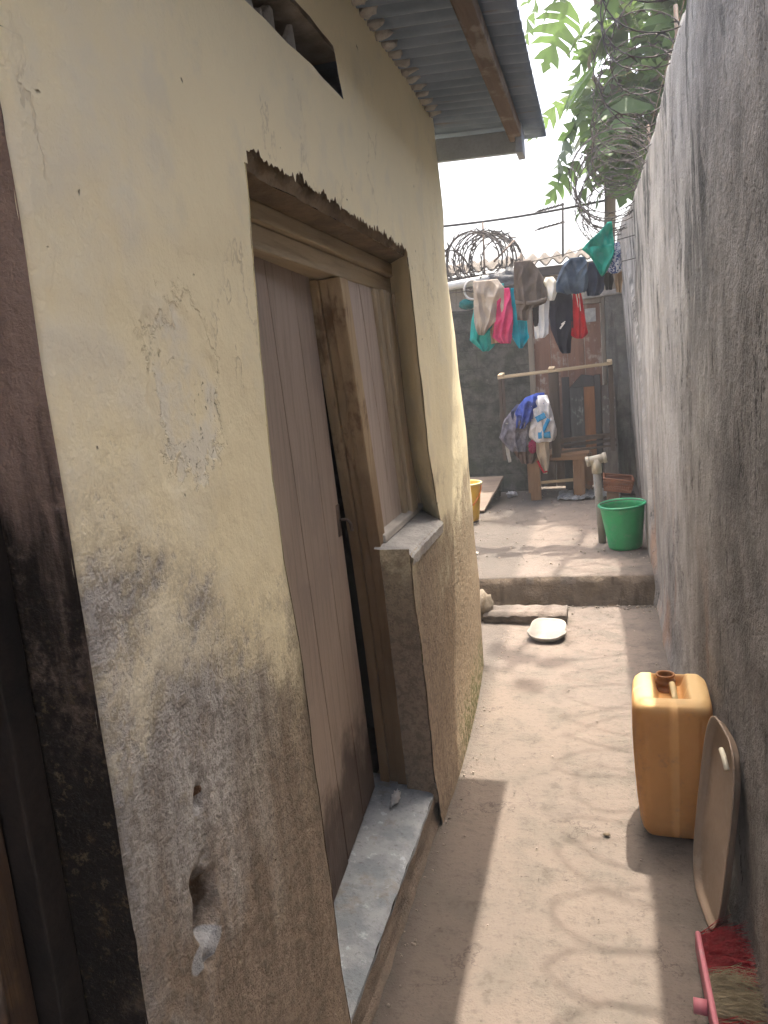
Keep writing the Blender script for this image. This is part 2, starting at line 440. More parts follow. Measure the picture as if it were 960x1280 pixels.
def step_mat():
    t = NT('blue_grey_step', .7, .3); p = t.pos()
    mid = t.noise(p, 8, 6, .7); fine = t.noise(p, 60, 4, .7); sp = t.noise(p, 30, 3, .6)
    c = t.mix(t.step(mid, .38, .62), (.20,.225,.245), (.31,.33,.345))
    c = t.mix(t.mul(t.step(fine, .55, .7), .5), c, (.08,.08,.08))
    c = t.mix(t.mul(t.step(sp, .60, .68), t.step(mid, .45, .58)), c, (.42,.46,.50))
    c = t.mix(t.mul(t.step(t.noise(p, 5, 5, .7), .55, .66), .5), c, (.20,.17,.13))
    return t.done(c, t.bump(t.add(t.mul(mid, .5), t.mul(fine, .3)), .012))
M_step = step_mat()
def tin_mat():
    t = NT('corrugated_tin', .6, .3); p = t.pos(); a = t.noise(p, 4, 5, .65); b = t.noise(t.map(p, (.6,8,1)), 5, 5, .6)
    c = t.mix(t.step(a, .35, .65), (.23,.29,.38), (.17,.22,.29))
    c = t.mix(t.mul(t.step(b, .60, .74), .5), c, (.21,.15,.10))
    t.b.inputs['Metallic'].default_value = .25
    return t.done(c, t.bump(a, .004))
M_tin = tin_mat()
M_purlin = wood('orange_purlin', (.165,.12,.09), (.125,.09,.068), 'y', None, .8, .005, None, (.27,.24,.21))
M_fascia = simple('grey_fascia', (.40,.44,.49), (.30,.335,.375), 5)
M_wire = simple('galvanised_wire', (.085,.08,.08), (.06,.05,.045), 20, .85, spec=.1)
M_rust = simple('rusty_iron', (.13,.085,.06), (.09,.07,.06), 20, .7)

# ------------------------------------------------------------------ ground
bm = BM()
for (x0, x1, y0, y1) in ((-150, 150, -150, 150),):
    vs = [bm.verts.new(q) for q in ((x0,y0,-.012),(x1,y0,-.012),(x1,y1,-.012),(x0,y1,-.012))]; bm.faces.new(vs)
setting('ground', bm, cement('bare_earth', (.28,.215,.155), (.22,.17,.125), False))
bm = BM()
def alley(u, v):
    x = lerp(-.78, .42, u); y = lerp(-3, 5.12, v)
    return (x, y, .006*nz(x, y, 3, 1.6) + .003*nz(x, y, 1, 6) + .008*sm(-.45, -.66, x) + .006*sm(.2, .36, x))
grid(bm, 60, 400, alley)
grid(bm, 40, 30, lambda u, v: (lerp(-5, -.78, u), lerp(3.9, 5.12, v), .004*nz(u*8, v*3, 0, 2)))
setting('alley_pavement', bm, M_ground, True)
bm = BM()
def yz(x, y): return .2 + .008*nz(x, y, 5, 1.3) + .004*nz(x, y, 2, 5) + .012*x
def yard(u, v):
    x = lerp(-4.5, .5, u); y = lerp(5.06, 9.0, v)
    return (x, y + (1-v)*.022*nz(x*6, 0, 1), yz(x, y) - .012*sm(.012, 0, v))
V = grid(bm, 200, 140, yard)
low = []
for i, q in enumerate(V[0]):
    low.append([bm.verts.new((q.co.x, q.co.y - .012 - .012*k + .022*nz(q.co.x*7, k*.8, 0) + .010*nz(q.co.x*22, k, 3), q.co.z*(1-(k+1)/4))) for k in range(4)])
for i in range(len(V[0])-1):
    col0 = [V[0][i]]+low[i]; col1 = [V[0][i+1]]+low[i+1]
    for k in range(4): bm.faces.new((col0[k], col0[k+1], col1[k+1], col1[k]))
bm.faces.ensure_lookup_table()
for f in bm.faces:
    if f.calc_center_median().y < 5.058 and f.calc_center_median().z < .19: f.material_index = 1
setting('raised_yard_pavement', bm, [M_yard, cement('dark_riser', (.15,.118,.09), (.10,.08,.062))], True)  # front faces of the step take a darker cement than the top

# sand, grit and crumbs of mortar that collect along the foot of the walls
bm = BM(); rg = random.Random(3)
def pebble(c, r):
    vs = bmesh.ops.create_icosphere(bm, subdivisions=1, radius=r)['verts']
    s = (rg.uniform(.7,1.3), rg.uniform(.7,1.3), rg.uniform(.4,.8))
    for q in vs: q.co = Vector((q.co.x*s[0]*rg.uniform(.8,1.2), q.co.y*s[1]*rg.uniform(.8,1.2), q.co.z*s[2])) + Vector(c)
for k in range(260):
    y = rg.uniform(1.2, 5.0)
    if rg.random() < .5: x = -.60 + abs(rg.gauss(0, .035))
    elif rg.random() < .6: x = .32 - abs(rg.gauss(0, .05))
    else: x = rg.uniform(-.58, .3)
    pebble((x, y, .008), rg.uniform(.0015, .006))
for k in range(90): pebble((rg.uniform(-.9, .3), 5.0 - abs(rg.gauss(0, .06)), .008), rg.uniform(.003, .010))
for k in range(160): pebble((rg.uniform(-1.2, .33), rg.uniform(5.2, 8.6), .203), rg.uniform(.003, .010))
thing('gravel', bm, simple('grit', (.30,.25,.20), (.16,.14,.12), 30), None, None, (0,0,0), True, kind='stuff')

# ------------------------------------------------------------------ house on the left
XW = -.595
house = root('house', 'cream plastered house wall with worn grey and brown foot, mauve door and tin eave', 'house', (XW, 1.6, 0))
END = [(0, 3.95), (.29, 3.97), (.635, 3.96), (1.2, 3.89), (1.758, 3.76), (2.235, 3.50), (2.55, 3.33), (2.7, 3.3)]
BEND = [(0, 2.80), (1.16, 3.06), (1.94, 3.27), (2.25, 3.40), (2.7, 3.28)]
def RW(z): return pl([(1.03, 2.87), (1.33, 2.73), (2.0, 2.66), (2.3, 2.66)], z) + .006*nz(z, 3, 0, 7)
def JAMB(z): return pl([(0, 1.415), (.43, 1.41), (1.0, 1.395), (1.42, 1.352), (2.02, 1.382)], z) + .005*nz(z, 7, 0, 9)
def PIER(z): return .752 + .006*nz(z, 1, 0, 6) + .003*nz(z, 1, 0, 25)
def HALF(z): return pl([(0, 2.445), (.13, 2.43), (1.02, 2.345)], z) + .004*nz(z, 5, 0, 12)
def ell(y, z, cy, cz, ry, rz): return math.hypot((y-cy)/ry, (z-cz)/rz)
def wx(y, z):
    d = .007*nz(y, z, 2, 2.2) + .0035*nz(y, z, 4, 7) + .0012*nz(y, z, 9, 22)
    d -= .018*sm(.5, 0., z)*0
    e = ell(y, z, .915, .835, .036, .085) + .35*nz(y, z, 0, 30)
    d -= .030*sm(1.05, .55, e)
    e = ell(y, z, .895, .825, .012, .028); d -= .05*sm(1.1, .5, e)
    e = ell(y, z, .935, 1.003, .014, .022) + .3*nz(y, z, 0, 40); d -= .012*sm(1.05, .5, e)
    e = ell(y, z, 1.06, 1.59, .104, .15) + .4*nz(y, z, 6, 14); d -= .003*sm(1.02, .9, e)
    return XW + d + .012*sm(.3, 0, z)
bm = BM()
def patch(n, m, ya, yb, za, zb, edge=None):
    """wall skin between two side curves y(z) and two end curves z(y)"""
    def f(u, v):
        z0 = lerp(za(ya(1.0)) if callable(za) else za, zb, v)
        y = lerp(ya(z0), yb(z0), u)
        zz = lerp(za(y) if callable(za) else za, zb, v)
        return (wx(y, zz) - (edge(u, v) if edge else 0), y, zz)
    return grid(bm, n, m, f)
K = lambda c: (lambda z: c)
rnd = lambda s: (lambda u, v: .006*(sm(.03, 0, u)+sm(.97, 1, u))*s)
patch(150, 300, PIER, JAMB, 0, 2.0, rnd(1))                     # pier between the two doorways
patch(30, 30, K(-.55), K(-.15), 0, 2.0)
def jag(y):
    k = .8*abs(nz(y, 0, 0, 13)) + .8*abs(nz(y, 4, 0, 37)) + .45*nz(y, 9, 0, 90)
    return 2.022 - .018*sm(1.4, 2.66, y) + .030*k*sm(1.36, 1.44, y)*sm(2.68, 2.6, y)
patch(60, 12, K(-.55), JAMB, 2.0, 2.30)
patch(420, 14, JAMB, RW, jag, 2.30)
patch(40, 60, RW, lambda z: pl(BEND, z), 1.03, 2.30)
patch(50, 50, HALF, lambda z: pl(BEND, z), 0, 1.03)
grid(bm, 24, 110, lambda u, v: (lerp(wx(pl(BEND, 2.62*v), 2.62*v), -.645 + .008*nz(v*9, 2, 0), u) + .012*math.sin(PI*u)*sm(1, .6, v), lerp(pl(BEND, 2.62*v), pl(END, 2.62*v) + .012*nz(v*14, 1, 0), u), 2.62*v))
patch(70, 6, K(-.55), K(1.44), 2.30, 2.405)
patch(40, 6, lambda z: lerp(2.03, 1.97, (z-2.3)/.105), lambda z: pl(BEND, z), 2.30, 2.405)
patch(120, 10, K(-.55), lambda z: pl(BEND, z), 2.405, 2.62)
# returns of the openings
def ret(yf, z0, z1, xb, n=60):
    grid(bm, 8, n, lambda u, v: (lerp(wx(yf(lerp(z0, z1, v)), lerp(z0, z1, v)) - .004, xb, u), yf(lerp(z0, z1, v)) + .003*nz(u*3, v*9, 1), lerp(z0, z1, v)))
ret(JAMB, 0, 2.04, -.86); ret(HALF, .1, 1.045, -.699); ret(K(-.15), 0, 2.05, -.8)
grid(bm, 14, 60, lambda u, v: (lerp(wx(RW(lerp(1.0, 2.04, v)), lerp(1.0, 2.04, v)) - .004, -.76, u) + .004*nz(u*3, v*7, 3), RW(lerp(1.0, 2.04, v)) + .24*u + .006*nz(u*3, v*9, 1), lerp(1.0, 2.04, v)))
grid(bm, 10, 110, lambda u, v: (lerp(-.645 + .008*nz(v*9, 2, 0), -4.5, u), pl(END, 2.62*v) + .012*nz(v*14, 1, 0), 2.62*v))   # gable end
wall = part('wall', bm, M_wall, house, True, fix=False)
bm = BM()
grid(bm, 14, 120, lambda u, v: (lerp(-.598, -.70, u), .750 + .004*nz(u*4, v*12, 3), 2.06*v))
part('door_jamb', bm, M_reveal, house, True, label='mauve jamb face blackened with soot', fix=False)
# lintel: rough brown render showing under the broken plaster edge
bm = BM()
grid(bm, 160, 10, lambda u, v: (-.607 + .004*nz(u*50, v*4, 0) - .01*sm(.25, 0, v), lerp(1.36, 2.70, u), lerp(1.998, 2.12, v) + .006*nz(u*12, 1, 0)*(1-v)))
grid(bm, 160, 10, lambda u, v: (lerp(-.617, -.84, v), lerp(1.36, 2.95, u), 1.998 + .006*nz(u*12, 1, 0) - .004*v + .004*nz(u*30, v*6, 0)*v))
part('lintel', bm, M_brownpl, house, True, fix=False)
# ventilation hole with broken block pieces
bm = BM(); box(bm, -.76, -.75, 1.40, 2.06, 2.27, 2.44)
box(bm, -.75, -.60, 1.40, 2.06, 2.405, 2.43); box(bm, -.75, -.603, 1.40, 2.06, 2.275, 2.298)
vent = part('vent_opening', bm, simple('vent_brown', (.34,.29,.23), (.20,.165,.125), 9, bd=.01), house)  # mid-brown inner faces of the vent hole
bm = BM()
for y0, y1, z0, z1, w, xx in ((1.47, 1.60, 2.31, 2.40, .05, -.64), (1.70, 1.80, 2.30, 2.40, .018, -.66), (1.80, 1.90, 2.30, 2.385, .014, -.64), (1.90, 1.98, 2.30, 2.36, .022, -.67), (1.62, 1.70, 2.30, 2.34, .03, -.65)):
    beam(bm, (xx, y0, z1), (xx-.03, y1, z0), .06, w, (1,0,0), .006)
part('vent_block', bm, M_sill, vent, bevel=.004)
# sill and the half wall's cement top
bm = BM()
def sillf(u, v):
    y = lerp(HALF(1.0)+.004, RW(1.03)-.002 + .26*v, u); x = lerp(-.588, -.72, v)
    return (x + .004*nz(y, 0, 0, 30)*(1-v), y, 1.033 + .025*v + .003*nz(y, x, 2, 20) - .012*sm(.12, 0, v) - .01*sm(.04, 0, u))
grid(bm, 60, 20, sillf); grid(bm, 60, 4, lambda u, v: (-.588 - .004*v, lerp(HALF(1.0)+.004, RW(1.03)-.002, u), 1.021 - .035*v + .008*nz(u*9, v, 0)*v))
part('window_sill', bm, M_sill, house, True, fix=False)
# doorstep
bm = BM()
def stf(u, v):
    y = lerp(1.28, 2.50, u); x = lerp(-.606, -.92, v)
    return (x + .004*nz(y, 0, 0, 18)*(1-v), y, .140 + .03*v + .003*nz(y, x, 2, 14) - .010*sm(.05, 0, v))
grid(bm, 110, 30, stf)
grid(bm, 110, 10, lambda u, v: (-.606 - .004*v + .006*nz(u*14, v*3, 4) + .012*sm(.6, 1, v), lerp(1.28, 2.50, u), .130*(1-v)))
for f in bm.faces:
    c_ = f.calc_center_median()
    if c_.z < .118: f.material_index = 1
part('doorstep', bm, [M_step, cement('brown_riser', (.25,.20,.155), (.17,.14,.11), False)], house, True, fix=False)
# dark space behind the doors
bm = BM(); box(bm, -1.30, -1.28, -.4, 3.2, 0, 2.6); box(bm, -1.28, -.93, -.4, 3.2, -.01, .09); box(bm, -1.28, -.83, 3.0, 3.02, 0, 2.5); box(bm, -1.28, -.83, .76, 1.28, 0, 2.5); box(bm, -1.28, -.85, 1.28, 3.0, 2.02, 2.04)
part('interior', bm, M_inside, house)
# head rail: a wide board with a proud lip
bm = BM()
hexa(bm, [(-.694,1.40,1.958),(-.694,2.92,1.950),(-.694,2.92,1.995),(-.694,1.40,1.998),(-.82,1.40,1.958),(-.82,2.92,1.950),(-.82,2.92,1.995),(-.82,1.40,1.998)])
hexa(bm, [(-.712,1.40,1.900),(-.712,2.90,1.893),(-.712,2.90,1.949),(-.712,1.40,1.9575),(-.82,1.40,1.900),(-.82,2.90,1.893),(-.82,2.90,1.949),(-.82,1.40,1.9575)])
df = part('door_frame', bm, M_rail, house, bevel=.005)
bm = BM()
def post(xa, xb, yc, w, zt, zb, n=10):
    R_ = []
    for k in range(n+1):
        z = lerp(zb, zt, k/n); y = pl(yc, z) + .002*nz(z, xa*40, 0, 6); q = w + .003*nz(z, xb*40, 2, 5)
        R_.append([bm.verts.new(v) for v in ((xa,y,z),(xa,y+q,z),(xb,y+q,z),(xb,y,z))])
    for A, B in zip(R_, R_[1:]):
        for i in range(4): bm.faces.new((A[i], A[(i+1)%4], B[(i+1)%4], B[i]))
    bm.faces.new(R_[0]); bm.faces.new(R_[-1])
MY = [(.145, 2.455), (.6, 2.425), (1.0, 2.375), (1.89, 2.197)]
sh = lambda c, d: [(z, y+d) for z, y in c]
post(-.700, -.742, MY, .075, 1.892, .145)
post(-.743, -.772, sh(MY, .012), .06, 1.892, .148)
post(-.773, -.806, MY, .075, 1.892, .150)
part('mullion', bm, M_frame, df, bevel=.004)
bm = BM()
SY = [(1.07, 2.745), (1.89, 2.575)]
post(-.704, -.722, SY, .055, 1.892, 1.07); post(-.690, -.722, [(1.07, 2.805), (1.89, 2.634)], .10, 1.892, 1.07)
post(-.702, -.76, [(1.07, 2.91), (1.89, 2.738)], .06, 1.892, 1.07); post(-.692, -.75, [(1.07, 2.975), (1.89, 2.802)], .05, 1.892, 1.07)
part('window_stile', bm, wood('window_stile_wood', (.50,.42,.295), (.38,.31,.21), 'z', None, .7, .004), df, bevel=.004)
bm = BM(); hexa(bm, [(-.690,2.40,1.055),(-.690,3.04,1.062),(-.690,3.04,1.085),(-.690,2.40,1.08),(-.77,2.40,1.055),(-.77,3.04,1.062),(-.77,3.04,1.11),(-.77,2.40,1.11)])
part('bottom_rail', bm, simple('pale_worn_rail', (.56,.53,.47), (.38,.35,.31), 20, stretch=(1,.2,1)), df, bevel=.004)
# door of planks, standing slightly askew inside the frame
bm = BM()
ys = [1.30, 1.785, 2.00, 2.163]
xf = lambda y: -.757 - .072*(y-1.79)
for k in range(3):
    ya, yb = ys[k]+.0015, ys[k+1]-.0015
    lt = .18
    zb0 = (.165, .178, .185)[k]; e = .02 if k == 2 else 0
    hexa(bm, [(xf(ya+lt), ya+lt, zb0),(xf(yb+lt), yb+lt+e, zb0+.004),(xf(yb), yb, 1.93),(xf(ya), ya, 1.93),
              (xf(ya+lt)-.026, ya+lt, zb0),(xf(yb+lt)-.026, yb+lt+e, zb0+.004),(xf(yb)-.026, yb, 1.93),(xf(ya)-.026, ya, 1.93)])
dr = part('door', bm, M_door, house, bevel=.0025)
bm = BM(); tube(bm, [(-.790, 2.238, 1.17), (-.765, 2.24, 1.17), (-.757, 2.25, 1.155), (-.757, 2.257, 1.13)], .005, 8); box(bm, -.795, -.786, 2.21, 2.242, 1.12, 1.22)
part('latch', bm, M_rust, dr, True)
# shutter of two planks in the window
bm = BM()
for ya, yb, lt in ((2.26, 2.435, .19), (2.439, 2.70, .18)):
    hexa(bm, [(-.716, ya+lt, 1.08),(-.718, yb+lt, 1.08),(-.718, yb, 1.90),(-.716, ya, 1.90),(-.742, ya+lt, 1.08),(-.742, yb+lt, 1.08),(-.742, yb, 1.90),(-.742, ya, 1.90)])
part('window_shutter', bm, M_shut, house, bevel=.0025)
# near doorway: tarred post and charred door
bm = BM(); box(bm, -.735, -.684, .700, .7455, 0, 2.05, .003)
part('door_post', bm, M_black, house, bevel=.004, label='black tarred door post')
bm = BM()
for k, (a, b) in enumerate(((-.15, .13), (.134, .42), (.424, .697))): box(bm, -.745, -.715-.002*k, a, b, .02, 2.05)
od = part('door', bm, M_old, house, bevel=.003, label='charred dark door')
bm = BM(); tube(bm, [(-.713, .62, 1.0), (-.690, .62, 1.0), (-.690, .62, .90), (-.713, .62, .90)], .006, 8)
part('handle', bm, M_rust, od, True)
# tin roof: corrugations run out over the alley
bm = BM()
NX, NY = 40, 470
X0, X1, Y0, Y1 = -4.6, -.172, -.2, 3.72
XS = [lerp(X0, -1.2, k/8) for k in range(8)] + [lerp(-1.2, X1, k/32) for k in range(33)]
def rz(x, y): return 2.585 + .055*max(0, -.17-x) + .011*math.sin(2*PI*y/.078) + .004*nz(x, y, 0, 1.5) - .012*sm(-.3, -.17, x)*nz(y, 3, 0, 1.2)
def roof(u, v):
    x = XS[round(u*NX)]; y = lerp(Y0, Y1, v) + (.012*nz(x*3, 1, 0) if v == 1 else 0)
    if x == X1: x += .012*(nz(y, 0, 0, 3) + .5*round(y/.8) % .02)
    return (x, y, rz(x, y))
grid(bm, NX, NY, roof)
rf = part('roof', bm, M_tin, house, True, fix=False)
for k in range(22, 42):
    bm = BM(); y = .078*(k+.25); crumple(bm, (-.575, y, 2.602), (.030, .026, .016), k, .5, 2)
    part('mortar', bm, M_sill, rf, True)
s = rf.modifiers.new('sheet', 'SOLIDIFY'); s.thickness = .0016
bm = BM(); beam(bm, (-.315, -.15, 2.548), (-.285, 3.49, 2.540), .055, .05, (0,0,1)); beam(bm, (-.66, -.15, 2.575), (-.66, 3.4, 2.565), .06, .05)
part('purlin', bm, M_purlin, rf, bevel=.006)
bm = BM(); hexa(bm, [(-.80,3.50,2.495),(-.275,3.50,2.475),(-.275,3.50,2.565),(-.80,3.50,2.59),(-.80,3.525,2.495),(-.275,3.525,2.475),(-.275,3.525,2.565),(-.80,3.525,2.59)])
box(bm, -.285, -.255, 3.42, 3.55, 2.455, 2.57)
part('fascia', bm, M_fascia, rf, bevel=.004)
bm = BM(); box(bm, -4.55, -4.5, -.5, 3.9, 0, 2.7); box(bm, -4.5, -.60, -.6, -.55, 0, 2.58)
part('rear_wall', bm, M_wall, house)

# crumb of tissue on the doorstep
bm = BM(); crumple(bm, (-.715, 2.33, .172), (.014, .042, .016), 3, .6)
thing('tissue_scrap', bm, fabric('white_paper', (.75,.75,.75)), 'crumpled white tissue scrap on the blue grey doorstep by the door', 'litter', (-.715, 2.33, .165), True)

# ------------------------------------------------------------------ right boundary wall
bw = root('boundary_wall', 'tall grey cement wall with black algae streaks along the right of the alley', 'wall', (.43, 3, 0))
def rx(y, z):
    k = sm(5, 8.8, y); b = lerp(.335, lerp(.42, .285, z/2.77), k)
    sy = 5.0 + 1.0*max(0, z-.2)
    b -= .022*sm(-.02, .02, y - sy)
    return b + .010*nz(y, z, 3, 1.3) + .005*nz(y, z, 6, 5) + .002*nz(y, z, 8, 16) - .02*sm(.12, 0, z)
def rtop(y): return 2.775 + .025*nz(y, 0, 0, 1.5) + .018*nz(y, 4, 0, 6) + .01*nz(y, 9, 0, 20) + .05*sm(6, 8.8, y)
bm = BM()
grid(bm, 420, 110, lambda u, v: (rx(lerp(-.9, 8.9, u), v*2.77) + .012*sm(.985, 1, v), lerp(-.9, 8.9, u), v*rtop(lerp(-.9, 8.9, u))))
grid(bm, 420, 4, lambda u, v: (lerp(rx(lerp(-.9, 8.9, u), 2.77)+.012, .55, v), lerp(-.9, 8.9, u), rtop(lerp(-.9, 8.9, u)) + .012*v + .006*nz(u*60, v*3, 0)))
grid(bm, 40, 20, lambda u, v: (.55, lerp(-.9, 8.9, u), v*2.78))
grid(bm, 4, 20, lambda u, v: (lerp(rx(-.9, v*2.77), .55, u), -.9, v*2.78))
part('wall_face', bm, M_rwall, bw, True, fix=False)

# ------------------------------------------------------------------ back wall, gate, pillar
YB = 8.7
blk = root('block_wall', 'dark mossy concrete block wall closing the far left of the yard', 'wall', (-2.6, YB, .2))
bm = BM()
grid(bm, 160, 70, lambda u, v: (lerp(-4.6, -.70, u), YB + .012*nz(u*9, v*6, 0) + .005*nz(u*40, v*20, 0), lerp(.15, 2.24 + .04*nz(u*14, 3, 0), v)))
grid(bm, 160, 4, lambda u, v: (lerp(-4.6, -.70, u), YB + .2*v, 2.24 + .04*nz(u*14, 3, 0) + .01*v))
grid(bm, 10, 40, lambda u, v: (-.70, lerp(YB, YB+.2, u), lerp(.15, 2.24, v)))
part('wall_face', bm, M_block, blk, True, fix=False)
M_gate = wood('red_brown_gate_planks', (.19,.10,.068), (.145,.078,.055), 'z', (.085,.06,.048), .75, .006, (.6, 1.5), (.30,.26,.235))
gate = root('wooden_gate', 'tall red brown plank gate with white drips in the back wall', 'gate', (-.28, YB, .2))
bm = BM()
for k in range(4):
    a = -.64 + k*.178; box(bm, a, a+.174, YB+.012, YB+.04, .22, 2.16, .003)
part('gate_panel', bm, M_gate, gate, bevel=.003)
bm = BM(); box(bm, -.70, -.645, YB-.02, YB+.07, .2, 2.22, .004); box(bm, .078, .115, YB-.02, YB+.07, .2, 2.22, .004); box(bm, -.645, .078, YB-.012, YB+.06, 2.165, 2.215, .004)
part('gate_frame', bm, wood('grey_gate_frame', (.19,.16,.125), (.14,.115,.095)), gate, bevel=.005)
bm = BM()
grid(bm, 8, 10, lambda u, v: (lerp(-.088, .022, u), YB - .024 + .006*nz(u*3, v*3, 0) , lerp(1.975, 2.115, v)))
part('notice', bm, fabric('grey_paper', (.42,.42,.40), (.33,.33,.32), 20), gate, True, label='grey paper sheet pinned at the top', fix=False)
pil = root('gate_pillar', 'grey concrete pillar between the plank gate and the streaked wall', 'pillar', (.22, YB, .2))
bm = BM()
grid(bm, 16, 60, lambda u, v: (lerp(.116, .40, u) + .006*nz(v*9, 1, 0), YB-.03 + .008*nz(u*3, v*9, 0), lerp(.15, 2.24, v)))
grid(bm, 8, 60, lambda u, v: (.116 + .006*nz(v*9, 1, 0), lerp(YB-.03, YB+.25, u), lerp(.15, 2.24, v)))
part('shaft', bm, cement('pillar_cement', (.17,.165,.155), (.11,.108,.10)), pil, True, fix=False)
bm = BM(); box(bm, -.10, .36, YB-.05, YB+.26, 2.222, 2.275, .012)
part('cap_slab', bm, cement('slab_cement', (.30,.28,.26), (.20,.19,.175), False), pil, bevel=.01)

# things lying on the block wall
bm = BM(); tube(bm, [(-1.75, 8.74, 2.50), (-1.08, 8.76, 2.545)], .045, 20)
thing('white_pipe', bm, plastic('dirty_white_pipe', (.55,.55,.53), None, .5, 0), 'dirty white plastic pipe lying on top of the dark block wall', 'pipe', (-1.4, 8.75, 2.52), True)
bm = BM(); tube(bm, [(-1.27 + .085*math.cos(a*PI/12), 8.68+.01*math.sin(a), 2.44 + .10*math.sin(a*PI/12)) for a in range(24)], .012, 8, True)
thing('hose_ring', bm, plastic('grey_hose', (.40,.39,.37), None, .5, 0), 'pale hose ring propped upright on the block wall by the white pipe', 'hose', (-1.27, 8.68, 2.36), True)
bm = BM(); crumple(bm, (-1.34, 8.72, 2.30), (.10, .07, .06), 5, .3)
thing('teal_bundle', bm, fabric('teal_bundle_cloth', (.02,.16,.16)), 'small dark teal bundle on the block wall under the hose ring', 'bundle', (-1.34, 8.72, 2.25), True)
bm = BM(); crumple(bm, (-1.19, 8.74, 2.36), (.055, .06, .12), 8, .5)
thing('foam_scrap', bm, fabric('pale_scrap', (.34,.31,.27)), 'pale torn scrap leaning on the block wall beside the teal bundle', 'scrap', (-1.19, 8.74, 2.25), True)
bm = BM(); crumple(bm, (-.86, 8.78, 2.47), (.34, .14, .16), 11, .35, 4)
for k in range(9): crumple(bm, (-1.15+.07*k, 8.62+.03*(k % 3), 2.33+.03*(k % 2)), (.06,.06,.05), 20+k, .5, 2)
thing('black_tarpaulin', bm, simple('black_tarp', (.035,.037,.042), (.07,.072,.078), 9, .55, .02), 'crumpled black tarpaulin heaped on the back wall behind the beige towel', 'tarpaulin', (-.86, 8.78, 2.3), True)

# ------------------------------------------------------------------ neighbour's house behind
nb = root('neighbour_house', 'low house with pale corrugated roof behind the back wall', 'house', (-.5, 10.2, 0))
bm = BM(); grid(bm, 30, 12, lambda u, v: (lerp(-4.5, 2.6, u), 10.25, lerp(0, 2.74, v)))
part('wall', bm, cement('neighbour_render', (.33,.30,.26), (.25,.23,.20)), nb, True, fix=False)
bm = BM()
grid(bm, 420, 8, lambda u, v: (lerp(-4.8, 3., u), lerp(9.95, 11.3, v), lerp(2.80, 3.06, v) + .035*math.sin(lerp(-4.8, 3., u)*2*PI/.165) + .05*nz(u*5, 0, 0)))
r2 = part('roof', bm, cement('asbestos_sheet', (.11,.097,.083), (.08,.07,.06), False), nb, True, fix=False)
r2.modifiers.new('sheet', 'SOLIDIFY').thickness = .012
bm = BM(); box(bm, -4.6, 2.8, 10.0, 10.05, 2.64, 2.745)
part('fascia', bm, wood('dark_fascia', (.09,.075,.07), (.06,.05,.05), 'x'), nb, bevel=.004)
ant = root('tv_antenna', 'thin rooftop television antenna with two short booms on a mast', 'antenna', (-.36, 10.9, 3.0))
bm = BM(); tube(bm, [(-.365, 10.9, 2.9), (-.335, 10.9, 3.62)], .016, 6)
part('mast', bm, M_wire, ant, True)
for z, n in ((3.60, 7), (3.38, 6)):
    bm = BM(); tube(bm, [(-.66, 10.75, z-.07), (-.32, 10.9, z)], .012, 6)
    for k in range(n):
        q = Vector((-.66, 10.75, z-.07)).lerp(Vector((-.34, 10.9, z)), k/n)
        tube(bm, [q+Vector((.05,-.11,0)), q+Vector((-.05,.11,0))], .008, 5)
    part('boom', bm, M_wire, ant, True)
bm = BM(); tube(bm, [(lerp(-3.2, 1.2, k/24), 9.4, 3.37 + .02*(k/24) - .12*math.sin(PI*k/24)) for k in range(25)], .014, 6)
thing('overhead_cable', bm, simple('black_cable', (.04,.04,.045), (.03,.03,.03)), 'thin dark cable slung across the sky behind the washing', 'cable', (-1, 9.4, 3.3), True)

# ------------------------------------------------------------------ razor wire
def barbs(bm, path, step, size, rg):
    acc = 0.
    for a, b in zip(path, path[1:]):
        acc += (b-a).length
        if acc >= step:
            acc = 0; d = (b-a).normalized()
            s = d.cross(Vector((rg.uniform(-1,1), rg.uniform(-1,1), rg.uniform(-1,1)))).normalized()
            n = d.cross(s)*(.0012 if size < .1 else .004)
            for t in (-1, 1):
                p = [a - d*size*.2 + n, a + d*size*.2 + n, a + s*size*.42 + d*size*.62*t + n]
                q = [v - 2*n for v in p]
                P = [bm.verts.new(v) for v in p]; Q = [bm.verts.new(v) for v in q]
                bm.faces.new(P); bm.faces.new(Q[::-1])
                for i in range(3): bm.faces.new((P[i], P[(i+1)%3], Q[(i+1)%3], Q[i]))
def coil(name, label, path, rad, pitch, seed, wire=.0035, barb=.05, jit=.12, sq=1.):
    """helix round a poly-line"""
    rg = random.Random(seed); bm = BM()
    path = [Vector(p) for p in path]; L = sum((b-a).length for a, b in zip(path, path[1:]))
    n = int(L/pitch*28); pts = []
    for k in range(n+1):
        s = L*k/n; acc = 0
        for a, b in zip(path, path[1:]):
            l = (b-a).length
            if acc + l >= s-1e-6: c = a.lerp(b, (s-acc)/l); d = (b-a).normalized(); break
            acc += l
        sd = d.cross(Vector((0,0,1))).normalized(); u = sd.cross(d)
        an = 2*PI*k/28; lp = k/28
        r = rad*(1 + jit*nz(lp*.9, seed, 0) + .05*nz(k*.12, seed+9, 0))
        pts.append(c + sd*(r*math.cos(an) + .25*rad*nz(lp*.6, 5, seed)) + u*(r*sq*math.sin(an) + .2*rad*nz(lp*.7, 8, seed)) + d*(.35*pitch*nz(k*.07, 2, seed) + .9*pitch*jit*4*nz(lp*1.3, 3, seed)*math.sin(an+lp)))
    tube(bm, pts, wire, 5)
    barbs(bm, pts, .075, barb, rg)
    return bm
rw = root('razor_wire', 'rusty razor wire coils rising over the top of the streaked right wall', 'razor wire', (.3, 4.5, 2.8))
bm = coil('', '', [(.27,-.5,2.91), (.27,2,2.91), (.26,4,2.91), (.20,5.2,2.86), (.22,6.4,2.95)], .19, .22, 4, .0027, .05, .24)
part('coil', bm, M_wire, rw, True, fix=False)
